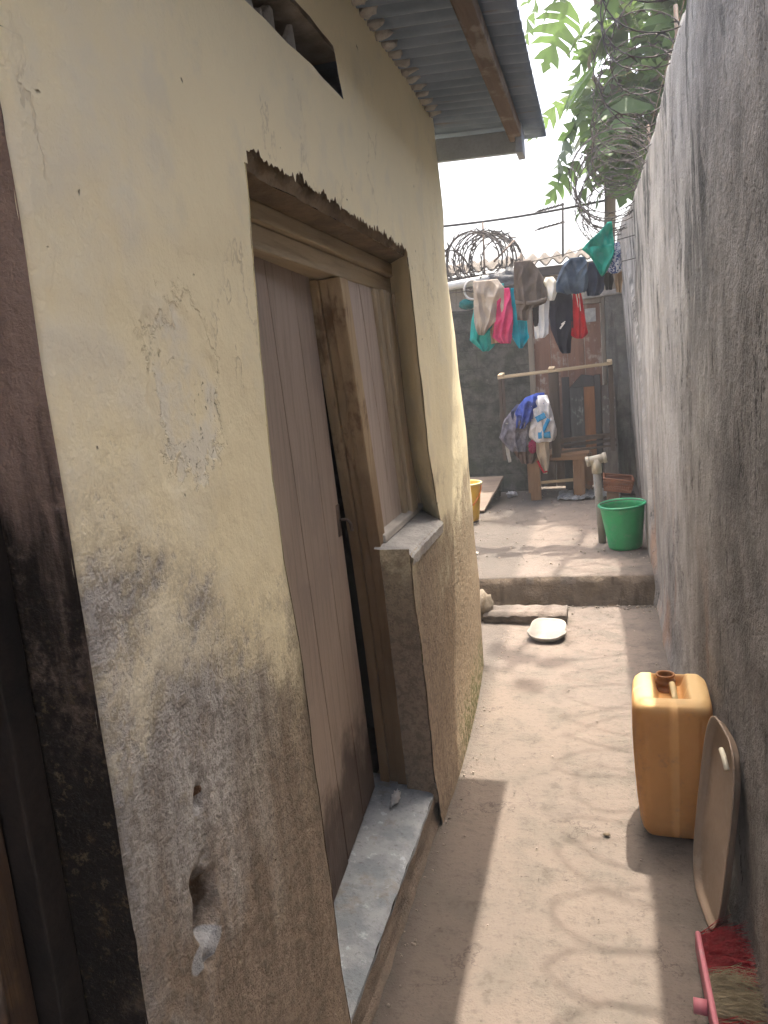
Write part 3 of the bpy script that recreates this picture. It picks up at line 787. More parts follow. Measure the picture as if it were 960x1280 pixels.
bm = coil('', '', [(.16,6.1,2.92), (.20,7.4,2.98), (.24,8.8,3.0)], .29, .17, 9, .0036, .06, .34)
part('coil', bm, M_wire, rw, True, fix=False)
bm = BM()
for y in (.6, 2.4, 4.3, 6.3, 8.2): tube(bm, [(.45, y, 2.72), (.43, y, 3.22)], .011, 6)
for dz in (0, .2): tube(bm, [(.44, -.6, 2.95+dz), (.44, 4.3, 2.93+dz), (.42, 8.8, 2.98+dz)], .0025, 5)
part('post', bm, M_rust, rw, True)
rw2 = root('razor_wire', 'open round razor wire loops on the back wall at the left', 'razor wire', (-1.2, 9.2, 2.5))
bm = coil('', '', [(-1.28,8.9,2.78), (-1.22,9.5,2.84), (-1.12,10.3,2.9)], .31, .13, 14, .0065, .12, .26)
part('coil', bm, M_wire, rw2, True, fix=False)
bm = coil('', '', [(-1.85,8.95,2.66), (-1.3,8.85,2.74)], .2, .3, 17, .0065, .12, .3)
part('coil', bm, M_wire, rw2, True, fix=False)
bm = BM(); tube(bm, [(-1.20, 9.2, 2.2), (-1.175, 9.2, 3.22)], .011, 6); tube(bm, [(-1.05, 9.0, 2.75), (-.83, 9.2, 2.98)], .011, 6); tube(bm, [(-.76, 9.2, 2.4), (-.765, 9.2, 2.83)], .012, 6)
part('post', bm, M_rust, rw2, True)

# ------------------------------------------------------------------ tree over the wall
tree = root('lobed_leaf_tree', 'tree with big deeply lobed green leaves leaning over the right wall', 'tree', (.32, 9.35, 0))
def limb(bm, a, b, r0, r1, seed, n=10, sag=.0):
    a, b = Vector(a), Vector(b); pts = []; rr = []
    for k in range(n+1):
        t = k/n; p = a.lerp(b, t); w = math.sin(PI*t)*.18
        pts.append(p + Vector((w*nz(t*2, seed, 0), w*nz(t*2, seed, 5), w*nz(t*2, seed, 9) + sag*math.sin(PI*t)))); rr.append(lerp(r0, r1, t))
    tube(bm, pts, r0, 9, rr=rr); return pts
bm = BM()
limb(bm, (.32,9.35,0), (.22,9.3,3.6), .075, .06, 1, 16); limb(bm, (.22,9.3,3.6), (.45,9.0,5.8), .06, .045, 2)
LIMB = []
rg = random.Random(21)
for k, (a, b) in enumerate((((.24,9.3,3.7),(1.1,8.6,4.7)), ((.25,9.3,3.9),(.05,8.9,4.7)), ((.3,9.2,4.4),(1.5,8.8,5.6)), ((.32,9.2,4.7),(-.1,8.4,5.5)), ((.4,9.1,5.3),(.9,7.6,5.9)), ((.45,9.0,5.7),(.1,6.6,5.9)), ((.1,6.6,5.9),(.02,6.2,6.3)), ((.4,9.1,5.2),(.5,9.9,6.3)), ((.26,9.25,3.8),(.7,9.0,3.75)), ((.9,7.6,5.9),(.95,6.4,5.6)))):
    LIMB.append(limb(bm, a, b, .035, .014, 3+k, 9, .1))
part('trunk', bm, wood('grey_bark', (.16,.14,.115), (.10,.09,.075)), tree, True)
def leaf_mat():
    t = NT('lobed_leaf', .5, .4)
    i = t.n('ShaderNodeNewGeometry').outputs['Random Per Island']
    a = t.noise(t.obj(), 9, 3)
    c = t.ramp(i, [(0, (.045,.09,.03)), (.45, (.065,.135,.04)), (.8, (.09,.17,.05)), (1, (.13,.18,.06))])
    c = t.mix(t.mul(a, .35), c, (.03,.06,.02))
    t.done(c, t.bump(t.noise(t.obj(), 40, 3), .004))
    tr = t.n('ShaderNodeBsdfTranslucent'); t.set(tr.inputs[0], t.mix(.45, c, (.17,.27,.07)))
    mx = t.n('ShaderNodeMixShader'); mx.inputs[0].default_value = .46
    t.t.links.new(t.b.outputs[0], mx.inputs[1]); t.t.links.new(tr.outputs[0], mx.inputs[2]); t.t.links.new(mx.outputs[0], t.out.inputs[0])
    return t.m
def leaf(bm, base, dirn, size, rg, droop=.45):
    d = Vector(dirn).normalized(); s = d.cross(Vector((0,0,1)))
    if s.length < .1: s = Vector((1,0,0))
    s.normalize(); nrm = s.cross(d)
    s = (Matrix.Rotation(rg.uniform(-.7,.7), 3, d) @ s); nrm = s.cross(d)
    # outline of one half: (along, out) with 5 lobes
    half = [(0,0)]
    L = 5
    for k in range(L):
        t0 = .10 + .78*k/L; wd = (.34, .44, .46, .38, .24)[k]
        half += [(t0, .045), (t0+.08, wd*.72), (t0+.20, wd), (t0+.165, wd*.55), (t0+.15, .07)]
    half += [(.90, .06), (.95, .10), (1.06, 0)]
    def P(a, o, sg):
        z = -droop*a*a*.5 - droop*.5*o*o + .04*math.sin(a*20)
        return Vector(base) + (d*a + s*o*sg + nrm*z)*size
    mid = {}
    for sg in (1, -1):
        pv = None; row = []
        for a, o in half:
            key = round(a if o > 0 else a, 4)
            if key not in mid: mid[key] = bm.verts.new(P(a, 0, 1))
            row.append((mid[key], bm.verts.new(P(a, o, sg)) if o > 0 else mid[key]))
        # fans: lobe by lobe
        i = 1
        for k in range(L):
            q = half[i:i+5]; vs = [row[i+m][1] for m in range(5)]
            c0, c1 = row[i][0], row[i+4][0]
            seq = [c0] + vs + [c1]
            if sg < 0: seq = seq[::-1]
            try: bm.faces.new(seq)
            except ValueError: pass
            if k < L-1:
                g = [row[i+4][0], row[i+4][1], row[i+5][1], row[i+5][0]]
                if sg < 0: g = g[::-1]
                try: bm.faces.new(g)
                except ValueError: pass
            i += 5
        seq = [row[i-1][0], row[i-1][1], row[i][1], row[i+1][1], row[i+2][0]]
        if sg < 0: seq = seq[::-1]
        try: bm.faces.new(seq)
        except ValueError: pass
bm = BM(); rg = random.Random(5); stems = BM()
def cluster(c, n, size, spread, down=-.25):
    for k in range(n):
        a = rg.uniform(0, 2*PI); d = Vector((math.cos(a), math.sin(a), rg.uniform(-.9, .35)+down))
        b = Vector(c) + Vector((rg.gauss(0, spread), rg.gauss(0, spread), rg.gauss(0, spread)))
        tip = b + d.normalized()*.12
        tube(stems, [b, tip], .006, 5)
        leaf(bm, tip, d, size*rg.uniform(.7, 1.2), rg, rg.uniform(.3, .9))
for j, pts in enumerate(LIMB):
    for i in range(3, len(pts)):
        if j in (1, 3, 5, 6, 9): continue
        cluster(pts[i], 2, .56, .12)
for c, n in (((.10,9.1,4.5),6), ((.20,8.9,4.15),7), ((.42,9.0,4.3),9), ((.65,8.8,4.2),8), ((.8,9.,4.7),8), ((.4,8.8,4.9),8), ((.12,8.9,5.35),5), ((.95,8.8,5.2),9), ((.5,8.9,3.85),6), ((.26,9.0,3.9),6), ((.68,8.7,3.85),5), ((1.2,8.6,4.9),8), ((.5,9.3,4.6),9), ((.75,9.3,5.2),9), ((-.02,9.0,5.55),4)):
    cluster(c, n, .60, .17)
cluster((-.02,6.14,6.2), 9, .20, .03, 0.)
n0 = len(bm.faces); tmp = bpy.data.meshes.new('stalks'); stems.to_mesh(tmp); stems.free(); bm.from_mesh(tmp); bpy.data.meshes.remove(tmp)
bm.faces.ensure_lookup_table()
for f in bm.faces[n0:]: f.material_index = 1
part('crown', bm, [leaf_mat(), simple('green_stalk', (.10,.12,.04), (.14,.12,.05))], tree, True, fix=False)

# ------------------------------------------------------------------ washing
line = root('clothesline', 'pair of thin washing lines strung across the yard', 'clothesline', (-.5, 6.5, 2.2))
def sagline(a, b, sag, n=30):
    a, b = Vector(a), Vector(b); return [a.lerp(b, k/n) - Vector((0,0,sag*math.sin(PI*k/n))) for k in range(n+1)]
bm = BM(); tube(bm, sagline((-2.3,6.52,2.34), (.335,6.52,2.33), .11), .0035, 6)
part('cord', bm, M_wire, line, True)
bm = BM(); tube(bm, sagline((-2.3,6.44,2.47), (.335,6.44,2.49), .12), .0035, 6)
part('cord', bm, M_wire, line, True)
bm = BM(); tube(bm, [(-2.3, 6.48, .2), (-2.3, 6.48, 2.5)], .03, 10)
part('pole', bm, M_rust, line, True)

def drape(name, rows, y, mat, label, cat, amp=.02, freq=22, seed=0, th=.035, n=64, m=56, obj=True, parent=None):
    """a cloth folded over the line: closed front and back layers between the outline rows (z, left, right)"""
    bm = BM(); rows = sorted(rows, reverse=True)
    zt, zb = rows[0][0], rows[-1][0]
    L = [(-r[0], r[1]) for r in rows]; R = [(-r[0], r[2]) for r in rows]
    rings = []
    for k in range(m+1):
        t = k/m; z = lerp(zt, zb, t); xl, xr = pl(L, -z), pl(R, -z)
        xl += .006*nz(z*9, seed, 0); xr += .006*nz(z*9, seed+5, 0)
        ring = []
        for side in (1, -1):
            for i in range(n+1):
                u = i/n if side == 1 else 1-i/n
                x = lerp(xl, xr, u)
                ph = freq*1.25*(x + .3*(u-.5)*t) + seed + 4*nz(x*3, z*2.5, seed); k1 = 1-abs(math.sin(ph*.5))*1.6; k2 = 1-2*abs(nz(x*9 + z*5*math.sin(seed), z*6 - x*4, seed+3))*1.6
                fold = -amp*1.15*(.35+.65*sm(0, .3, t))*(k1 + .75*k2*(1-.4*t) + .5*nz(x*34, z*12, seed+2))
                d = th*(.35 + .65*math.sin(PI*min(1, t*3)/2))*math.sqrt(max(0, 1-(2*u-1)**2))*.5*(1 if t > .0 else .5)
                zz = z + .012*nz(x*20, seed, side)*(1 if t > .9 else 0) - (.014*side*sm(.8, 1, t))
                ring.append(bm.verts.new((x, y - side*d + fold, zz)))
        rings.append(ring)
    q = len(rings[0])
    for A, B in zip(rings, rings[1:]):
        for i in range(q): bm.faces.new((A[i], A[(i+1) % q], B[(i+1) % q], B[i]))
    for rg_ in (rings[0], rings[-1]):
        for i in range(n): bm.faces.new((rg_[i], rg_[i+1], rg_[q-2-i], rg_[q-1-i])) if i+1 <= n and (q-2-i) > i+1 else None
    bmesh.ops.remove_doubles(bm, verts=bm.verts, dist=.0004)
    if parent: return part(name, bm, mat, parent, True)
    return thing(name, bm, mat, label, cat, ((rows[0][1]+rows[0][2])/2, y, zt), True, group='washing hung on the lines')

F = fabric
drape('teal_towel', [(2.26,-.93,-.70),(2.1,-.96,-.68),(1.9,-1.0,-.70),(1.83,-1.01,-.80),(1.78,-.95,-.80),(1.74,-.90,-.86)], 6.575, F('teal_cotton', (.03,.30,.29), (.025,.24,.24)), 'teal towel hanging behind the beige one at the left end of the line', 'towel', .02, 26, 1)
drape('beige_towel', [(2.295,-.935,-.74),(2.22,-.94,-.69),(2.05,-.95,-.70),(1.97,-.95,-.76),(1.92,-.94,-.83),(1.875,-.92,-.88)], 6.505, F('beige_cotton', (.44,.385,.33), (.36,.31,.265)), 'greyish beige towel, pointed at the bottom, leftmost on the washing line', 'towel', .022, 30, 2)
drape('cream_cloth', [(2.1,-.80,-.74),(1.92,-.83,-.75),(1.80,-.83,-.75)], 6.56, F('cream_cotton', (.45,.33,.24)), 'narrow cream cloth hanging between the beige towel and the pink shirt', 'cloth', .012, 30, 3)
drape('pink_shirt', [(2.215,-.745,-.65),(2.05,-.76,-.63),(1.93,-.79,-.635),(1.84,-.81,-.65),(1.79,-.74,-.665)], 6.515, F('pink_cotton', (.62,.09,.22), (.55,.06,.17)), 'bright pink shirt folded over the washing line', 'shirt', .02, 34, 4)
drape('turquoise_trousers', [(2.21,-.64,-.55),(2.0,-.655,-.53),(1.86,-.66,-.52),(1.81,-.645,-.51),(1.74,-.60,-.57)], 6.53, F('turquoise_cotton', (.01,.26,.36), (.01,.20,.29)), 'turquoise trousers hanging between the pink shirt and the brown trousers', 'trousers', .02, 24, 5)
drape('brown_trousers', [(2.40,-.59,-.46),(2.33,-.60,-.41),(2.2,-.605,-.355),(2.10,-.605,-.345),(2.06,-.60,-.36),(2.02,-.595,-.49),(1.955,-.59,-.50)], 6.43, F('grey_brown_cotton', (.135,.112,.098), (.105,.085,.075)), 'grey brown trousers hanging highest in the middle of the washing', 'trousers', .024, 24, 6)
bt = bpy.data.objects['brown_trousers']
bm = BM(); grid(bm, 30, 3, lambda u, v: (lerp(-.598, -.35, u), 6.395 + .008*math.sin(u*9) - .006*math.sin(v*PI), lerp(2.10, 2.075, v) + .05*(1-u)*0 - .02*math.sin(u*PI)))
part('hem', bm, F('hem_brown', (.165,.14,.125)), bt, True, fix=False).modifiers.new('t', 'SOLIDIFY').thickness = .006
drape('dark_sock', [(2.05,-.47,-.42),(1.93,-.475,-.43),(1.90,-.465,-.435)], 6.5, F('dark_knit', (.04,.035,.04)), 'small dark sock peeping out below the brown trousers', 'sock', .008, 30, 7)
drape('cloth_hat', [(2.255,-.355,-.30),(2.22,-.375,-.275),(2.15,-.365,-.262),(2.10,-.355,-.285),(2.085,-.345,-.295)], 6.46, F('white_cotton', (.74,.73,.70), (.66,.62,.52)), 'white cloth hat hung over the white shirt', 'hat', .012, 40, 8, .09)
drape('white_shirt', [(2.16,-.40,-.33),(2.0,-.455,-.345),(1.9,-.47,-.35),(1.83,-.47,-.36),(1.805,-.465,-.39)], 6.53, F('white_shirt_cotton', (.72,.73,.76), (.64,.66,.70)), 'white shirt hanging between the brown trousers and the navy trousers', 'shirt', .016, 32, 9)
nv = drape('navy_trousers', [(2.20,-.31,-.20),(2.10,-.335,-.16),(1.95,-.345,-.155),(1.85,-.335,-.16),(1.75,-.30,-.18),(1.69,-.27,-.185),(1.665,-.25,-.19)], 6.49, F('navy_jersey', (.018,.020,.038), (.025,.026,.045)), 'long navy black trousers with a small white emblem, lowest of the washing', 'trousers', .018, 22, 10)
bm = BM()
for a, b, w in (((-.262,6.445,1.848), (-.225,6.445,1.893), .012), ((-.25,6.445,1.882), (-.218,6.445,1.902), .008)): beam(bm, a, b, .004, w, (0,0,1))
part('emblem', bm, F('white_print', (.65,.65,.66)), nv)
drape('denim_shorts', [(2.375,-.155,-.06),(2.34,-.21,-.035),(2.27,-.255,-.03),(2.19,-.275,-.03),(2.14,-.28,-.035),(2.115,-.19,-.06)], 6.41, F('faded_denim', (.085,.12,.17), (.05,.07,.105)), 'faded blue denim shorts above the red shorts', 'shorts', .026, 24, 11, .05)
rs = drape('red_shorts', [(2.14,-.15,-.095),(2.0,-.165,-.075),(1.88,-.18,-.06),(1.80,-.19,-.048),(1.77,-.13,-.10)], 6.50, F('red_cotton', (.50,.02,.035), (.42,.015,.03)), 'bright red shorts at the right of the navy trousers', 'shorts', .018, 34, 12)
bm = BM(); beam(bm, (-.128,6.462,2.12), (-.112,6.462,2.0), .006, .008); beam(bm, (-.108,6.46,2.12), (-.098,6.46,1.97), .006, .007)
part('drawstring', bm, F('white_cord', (.6,.58,.55)), rs)
drape('navy_cloth', [(2.33,-.02,.08),(2.25,-.05,.10),(2.12,-.05,.085),(2.09,-.04,.05)], 6.50, F('navy_cotton', (.03,.042,.085), (.022,.032,.065)), 'navy cloth hanging behind the denim shorts and the green cloth', 'cloth', .018, 26, 13)
drape('green_cloth', [(2.60,.128,.158),(2.53,.06,.165),(2.46,-.03,.168),(2.42,-.07,.17),(2.37,-.02,.17),(2.31,.02,.15),(2.26,.045,.12),(2.225,.065,.085)], 6.38, F('sea_green_nylon', (.012,.20,.15), (.016,.24,.19)), 'pointed sea green cloth pinned highest at the right end of the line', 'cloth', .03, 16, 14, .04)
def pattern():
    t = NT('blue_white_print', .95, .1); w = t.noise(t.obj(), 38, 2, .5, 1.5)
    return t.done(t.mix(t.step(w, .48, .53), (.55,.58,.66), (.05,.08,.22)), t.bump(t.noise(t.obj(), 25, 4), .02))
gc = bpy.data.objects['green_cloth']
drape('fold', [(2.43,-.03,.166),(2.37,-.005,.166),(2.31,.025,.148),(2.25,.05,.115),(2.23,.066,.088)], 6.345, F('sea_green_lining', (.016,.27,.215), (.012,.22,.17)), None, None, .02, 18, 19, .02, parent=gc)
drape('patterned_cloth', [(2.45,.165,.21),(2.36,.155,.22),(2.29,.12,.22),(2.25,.115,.215),(2.235,.14,.19)], 6.44, pattern(), 'blue and white patterned cloth beside the streaked wall', 'cloth', .014, 30, 15)
drape('black_bag', [(2.24,.10,.15),(2.18,.085,.16),(2.12,.10,.145)], 6.47, F('black_nylon', (.018,.018,.02)), 'small black bag hanging under the patterned cloth', 'bag', .01, 30, 16, .07)
drape('tan_cloth', [(2.25,.175,.225),(2.17,.165,.23),(2.1,.18,.215)], 6.55, F('tan_cotton', (.36,.26,.17)), 'small tan cloth hanging lowest against the streaked wall', 'cloth', .01, 30, 18)

# ------------------------------------------------------------------ far yard: bench, frame, heap
M_bench = wood('bench_wood', (.23,.135,.075), (.17,.098,.055), 'z', None, .75, .005)
bench = root('work_bench', 'rough brown wooden bench with thick legs under the pile of clothes', 'bench', (-.43, 8.2, .2))
for x0, y0 in ((-.70, 8.0), (-.255, 8.0), (-.76, 8.5), (-.18, 8.5)):
    bm = BM(); box(bm, x0, x0+.11, y0, y0+.08, .19, .605, .008); part('leg', bm, M_bench, bench, bevel=.006)
bm = BM(); box(bm, -.76, -.11, 7.99, 8.03, .60, .66, .006)
for k in range(4): box(bm, -.78, -.09, 8.035+.14*k, 8.035+.135+.14*k, .63, .66, .005)
part('top', bm, wood('bench_top_wood', (.22,.13,.075), (.16,.095,.06), 'x'), bench, bevel=.005)
bm = BM(); beam(bm, (-.59, 8.03, .375), (-.255, 8.03, .39), .03, .03)
part('stretcher', bm, wood('pale_stretcher', (.30,.22,.13), (.25,.18,.10), 'x'), bench, bevel=.004)

M_fr = wood('dark_frame_wood', (.075,.055,.045), (.055,.042,.036), 'z', None, .8, .005)
M_frp = wood('pale_sunlit_top', (.36,.29,.195), (.26,.20,.13), 'x', None, .75, .004)  # pale wood; sunlight on the top bars is put into its colour
fr = root('wooden_cage', 'open dark wooden cage frame with pale top bars coloured as sunlit standing on the bench', 'frame', (-.40, 8.12, .66))
for y, dz, hh in ((7.99, 0, .017), (8.26, .012, .016)):
    bm = BM(); beam(bm, (-.965, y, 1.475+dz), (.155, y, 1.525+dz), .030, hh, j=.002); part('top_bar', bm, M_frp, fr, bevel=.003)
for x, z, z0 in ((-.945, 1.476, .62), (-.43, 1.50, .66), (.135, 1.522, .72)):
    bm = BM(); beam(bm, (x, 8.008, z+.015), (x, 8.24, z+.035), .06 if x > -.5 and x < 0 else .05, .03); part('cross_bar', bm, M_frp, fr, bevel=.003)
for x, w, zt, zb in ((-.945, .035, 1.462, .63), (-.415, .085, 1.485, .63), (.14, .045, 1.51, .67)):
    for y in (7.995, 8.255):
        if x < -.9 and y < 8: zb = 1.0 if False else zb
        bm = BM(); box(bm, x-w/2, x+w/2, y-.018, y+.018, zb, zt, .003); part('post', bm, M_fr, fr, bevel=.004)
bm = BM(); beam(bm, (-.40, 8.0, .80), (.16, 8.0, .83), .03, .045); beam(bm, (-.40, 8.0, .682), (.18, 8.0, .725), .03, .022); beam(bm, (-.40, 8.25, .72), (.18, 8.25, .75), .03, .03)
part('bottom_bar', bm, M_fr, fr, bevel=.003)

panel = root('old_door_panel', 'narrow dark old door panel leaning on the gate behind the wooden frame', 'door panel', (-.20, 8.5, .2))
bm = BM()
for x0, x1 in ((-.36, -.28), (-.02, .045)): hexa(bm, [(x0,8.48,.21),(x1,8.48,.21),(x1,8.62,1.42),(x0,8.62,1.42),(x0,8.51,.21),(x1,8.51,.21),(x1,8.65,1.42),(x0,8.65,1.42)])
hexa(bm, [(-.28,8.605,1.30),(-.02,8.605,1.30),(-.02,8.62,1.41),(-.15,8.62,1.435),(-.28,8.635,1.30),(-.02,8.635,1.30),(-.02,8.65,1.41),(-.15,8.65,1.435)])
part('stile', bm, wood('stile_dark', (.05,.045,.045), (.035,.033,.034)), panel, bevel=.005)
bm = BM(); hexa(bm, [(-.13,8.50,.25),(-.02,8.50,.25),(-.02,8.61,1.30),(-.13,8.61,1.30),(-.13,8.52,.25),(-.02,8.52,.25),(-.02,8.63,1.30),(-.13,8.63,1.30)])
part('plank', bm, wood('orange_plank', (.24,.11,.05), (.17,.075,.035)), panel, bevel=.003, label='orange brown plank')
bm = BM(); hexa(bm, [(-.28,8.505,.25),(-.134,8.505,.25),(-.134,8.61,1.30),(-.28,8.61,1.30),(-.28,8.52,.25),(-.134,8.52,.25),(-.134,8.63,1.30),(-.28,8.63,1.30)])
part('plank', bm, wood('grey_plank', (.12,.12,.115), (.06,.06,.055), 'z', None, .8, .005, None, (.28,.28,.28)), panel, bevel=.003)
bm = BM(); hexa(bm, [(.055,8.45,.21),(.20,8.45,.21),(.19,8.64,1.30),(.05,8.64,1.30),(.055,8.48,.21),(.20,8.48,.21),(.19,8.67,1.30),(.05,8.67,1.30)])
thing('weathered_board', bm, wood('whitened_board', (.17,.15,.135), (.10,.085,.078), 'z', None, .85, .006, None, (.34,.33,.31)), 'grey weathered board with whitish streaks leaning at the right of the gate', 'board', (.12, 8.5, .2), bevel=.004)

G = 'clothes piled on the bench'
def lump(name, c, r, seed, mat, label, cat, rot=0, amp=.42, sub=4, fr=2.4):
    bm = BM(); M_ = Matrix.Rotation(rot, 3, 'Y')
    vs = bmesh.ops.create_icosphere(bm, subdivisions=5, radius=1)['verts']; o = Vector((seed*3.1, seed*1.7, seed*2.3))
    for q in vs:
        d = q.co.normalized(); w_ = d + .35*Vector((mn.noise(d*2+o), mn.noise(d*2+o*1.3), mn.noise(d*2+o*1.7)))
        k = 1 + amp*.55*mn.noise(w_*1.6+o) + amp*.50*(.5-2*abs(mn.noise(Vector((w_.x*3.2, w_.y*3.2, w_.z*1.9))+o))) + amp*.22*(.5-2*abs(mn.noise(w_*6.5+o)))
        q.co = M_ @ Vector((d.x*r[0]*k, d.y*r[1]*k, d.z*r[2]*k)) + Vector(c)
    return thing(name, bm, mat, label, cat, (c[0], c[1], c[2]-r[2]), True, group=G)
def pile(name, rows, y, mat, label, cat, seed, th, amp=.028, freq=30):
    o = drape(name, rows, y, mat, label, cat, amp, freq, seed, th, 72, 60); o['group'] = G; return o
lump('dark_bedding', (-.72, 8.05, .96), (.19, .12, .24), 45, F('dark_bedding_cotton', (.045,.045,.065), (.08,.08,.105), 10), 'dark bluish bedding behind the other garments in the pile on the bench', 'bedding', .25, .4)
pile('dark_garment', [(1.13,-.85,-.70),(1.06,-.91,-.64),(.97,-.95,-.60),(.87,-.985,-.60),(.80,-.93,-.62),(.74,-.86,-.66)], 7.95, F('charcoal_cotton', (.11,.105,.13), (.20,.19,.23), 14), 'charcoal grey garment bundled at the left of the pile on the bench', 'garment', 31, .20)
pile('brown_garment', [(.86,-.88,-.62),(.76,-.87,-.58),(.67,-.82,-.60),(.61,-.76,-.64)], 7.97, F('brown_cotton', (.11,.072,.06), (.15,.095,.08), 14), 'dark brown garment at the bottom of the pile on the bench', 'garment', 32, .16)
pile('blue_shirt', [(1.30,-.58,-.50),(1.265,-.69,-.495),(1.19,-.765,-.505),(1.12,-.80,-.545),(1.05,-.83,-.60),(.98,-.83,-.69)], 7.92, F('royal_blue_satin', (.055,.10,.42), (.035,.065,.28), 10), 'royal blue satin shirt bundled on top of the pile on the bench', 'shirt', 33, .17, .034, 36)
pile('navy_garment', [(1.20,-.79,-.70),(1.13,-.85,-.68),(1.05,-.87,-.66),(.98,-.82,-.64)], 7.97, F('navy_pile_cotton', (.02,.025,.06), (.03,.035,.08), 12), 'dark navy garment wedged under the blue shirt in the pile', 'garment', 38, .16)
pile('white_garment', [(1.275,-.57,-.475),(1.20,-.63,-.45),(1.12,-.64,-.435),(1.03,-.64,-.42),(.98,-.62,-.43)], 7.90, F('white_pile_cotton', (.74,.74,.76), (.6,.6,.64), 14), 'white garment tucked beside the blue shirt at the top of the pile', 'garment', 34, .15, .03, 40)
bag = pile('shopping_bag', [(1.10,-.59,-.46),(1.02,-.645,-.415),(.93,-.675,-.395),(.87,-.68,-.40),(.83,-.62,-.43)], 7.885, F('white_woven_bag', (.62,.60,.60), (.52,.50,.51), 12), 'white plastic woven bag with sky blue bands in the pile on the bench', 'bag', 35, .18, .016, 26)
bm = BM()
def bandf(x, z):  # stripe hugging the front of the bag
    return 7.775 + .9*((x+.525)**2) + .35*(z-.985)**2 + .012*nz(x*30, z*30, 0)
for (xa, za), (xb, zb), w in (((-.462,1.045), (-.535,.905), .036), ((-.585,1.045), (-.495,1.085), .055), ((-.575,.885), (-.455,.885), .06)):
    d = Vector((xb-xa, 0, zb-za)).normalized(); s = Vector((-d.z, 0, d.x))
    grid(bm, 14, 5, lambda u, v: (lambda q: (q.x, bandf(q.x, q.z), q.z))(Vector((lerp(xa, xb, u), 0, lerp(za, zb, u))) + s*(v-.5)*w))
bd = part('band', bm, F('sky_blue_band', (.04,.30,.58)), bag, True, fix=False)
bd.modifiers.new('t', 'SOLIDIFY').thickness = .01
drape('cream_trousers', [(.90,-.60,-.485),(.80,-.605,-.475),(.68,-.60,-.475),(.58,-.575,-.485),(.50,-.545,-.505)], 7.87, F('cream_trouser_cotton', (.46,.38,.29), (.40,.32,.245)), 'cream trouser leg with red hem hanging from the pile on the bench', 'trousers', .014, 26, 41)['group'] = G
bm = BM(); tube(bm, [(-.598,7.86,.625), (-.57,7.852,.56), (-.54,7.85,.505), (-.505,7.85,.515)], .010, 8)
part('hem', bm, F('red_hem', (.5,.02,.04)), bpy.data.objects['cream_trousers'], True)
lump('magenta_cloth', (-.645, 7.89, .77), (.045, .05, .07), 36, F('magenta_cotton', (.32,.02,.09)), 'small magenta cloth squeezed beside the cream trouser leg', 'cloth')
drape('white_strap', [(.86,-.925,-.895),(.70,-.915,-.875),(.63,-.90,-.87)], 7.93, F('white_strap_cotton', (.5,.49,.47)), 'short white strap dangling at the left of the pile on the bench', 'strap', .006, 20, 42, .012, 10, 16)['group'] = G
lump('pale_scrap', (-.895, 7.92, 1.02), (.030, .03, .020), 37, F('pale_pile_scrap', (.55,.54,.50)), 'small off white cloth at the upper left of the pile', 'cloth')

# floor of the yard
bm = BM()
grid(bm, 40, 20, lambda u, v: (lerp(-.42, .08, u), lerp(7.85, 8.35, v), .21 + .07*abs(nz(u*6, v*5, 3)) + .05*abs(nz(u*13, v*11, 8))*math.sin(PI*u)))
sh = thing('plastic_sheet', bm, plastic('grey_film', (.21,.22,.23), (.13,.135,.14), .3, .1), 'crumpled grey plastic sheet on the floor under the bench', 'plastic sheet', (-.17, 8.1, .2), True, fix=False)
sh.modifiers.new('t', 'SOLIDIFY').thickness = .004
bm = BM(); crumple(bm, (-.93, 8.28, .225), (.055, .05, .035), 44, .6, 3)
thing('paper_ball', bm, F('grey_white_paper', (.6,.6,.64)), 'crumpled white paper on the yard floor left of the bench', 'litter', (-.93, 8.28, .2), True)
bm = BM()
for k, (x0, x1) in enumerate(((-1.62, -1.36), (-1.35, -1.08))): pass
hexa(bm, [(-1.6,7.44,.20),(-1.10,7.40,.20),(-1.045,7.86,.305),(-1.6,7.90,.305),(-1.6,7.42,.225),(-1.10,7.38,.225),(-1.045,7.84,.33),(-1.6,7.88,.33)])
hexa(bm, [(-1.6,7.905,.306),(-1.04,7.865,.306),(-1.00,8.30,.405),(-1.6,8.35,.405),(-1.6,7.885,.331),(-1.04,7.845,.331),(-1.00,8.28,.43),(-1.6,8.33,.43)])
thing('plank_ramp', bm, wood('grey_ramp_wood', (.19,.145,.11), (.14,.105,.08), 'x'), 'two wide brown boards lying propped behind the yellow bucket', 'boards', (-1.3, 7.8, .2), bevel=.005)
bm = BM(); beam(bm, (-1.3, 8.32, .2), (-1.3, 8.32, .40), .5, .08, (0,1,0))
thing('cinder_block', bm, M_block, 'dark block propping up the brown boards', 'block', (-1.3, 8.32, .2), bevel=.006)

def bucket(name, label, c, rt, rb, h, mat, rimmat, tilt=0., tiltx=0., hmat=None, hpts=None):
    b = root(name, label, 'bucket', c)
    M = (Matrix.Rotation(tilt, 3, 'Y') @ Matrix.Rotation(tiltx, 3, 'X'))
    bm = BM(); q = lambda t: lerp(rb, rt, t)
    prof = [(0.0001, .004), (rb*.6, .004), (rb-.012, .002), (rb, .010)] + [(q(t), h*t) for t in (.1,.25,.4,.55,.7,.82,.90)] + [(q(.94)+.002, h*.94), (q(1)-.001, h)] + [(q(1)-.004, h)] + [(q(t)-.005, h*t) for t in (.9,.7,.5,.3,.1,.03)] + [(.0001, .012)]
    lathe(bm, prof, c, 56, M); bd = part('body', bm, mat, b, True)
    bm = BM()
    lathe(bm, [(q(1)-.004, h-.014), (q(1)+.004, h-.016), (q(1)+.012, h-.010), (q(1)+.012, h-.002), (q(1)+.005, h+.004), (q(1)-.004, h+.002)], c, 56, M, True)
    part('rim', bm, rimmat, b, True)
    return b, M
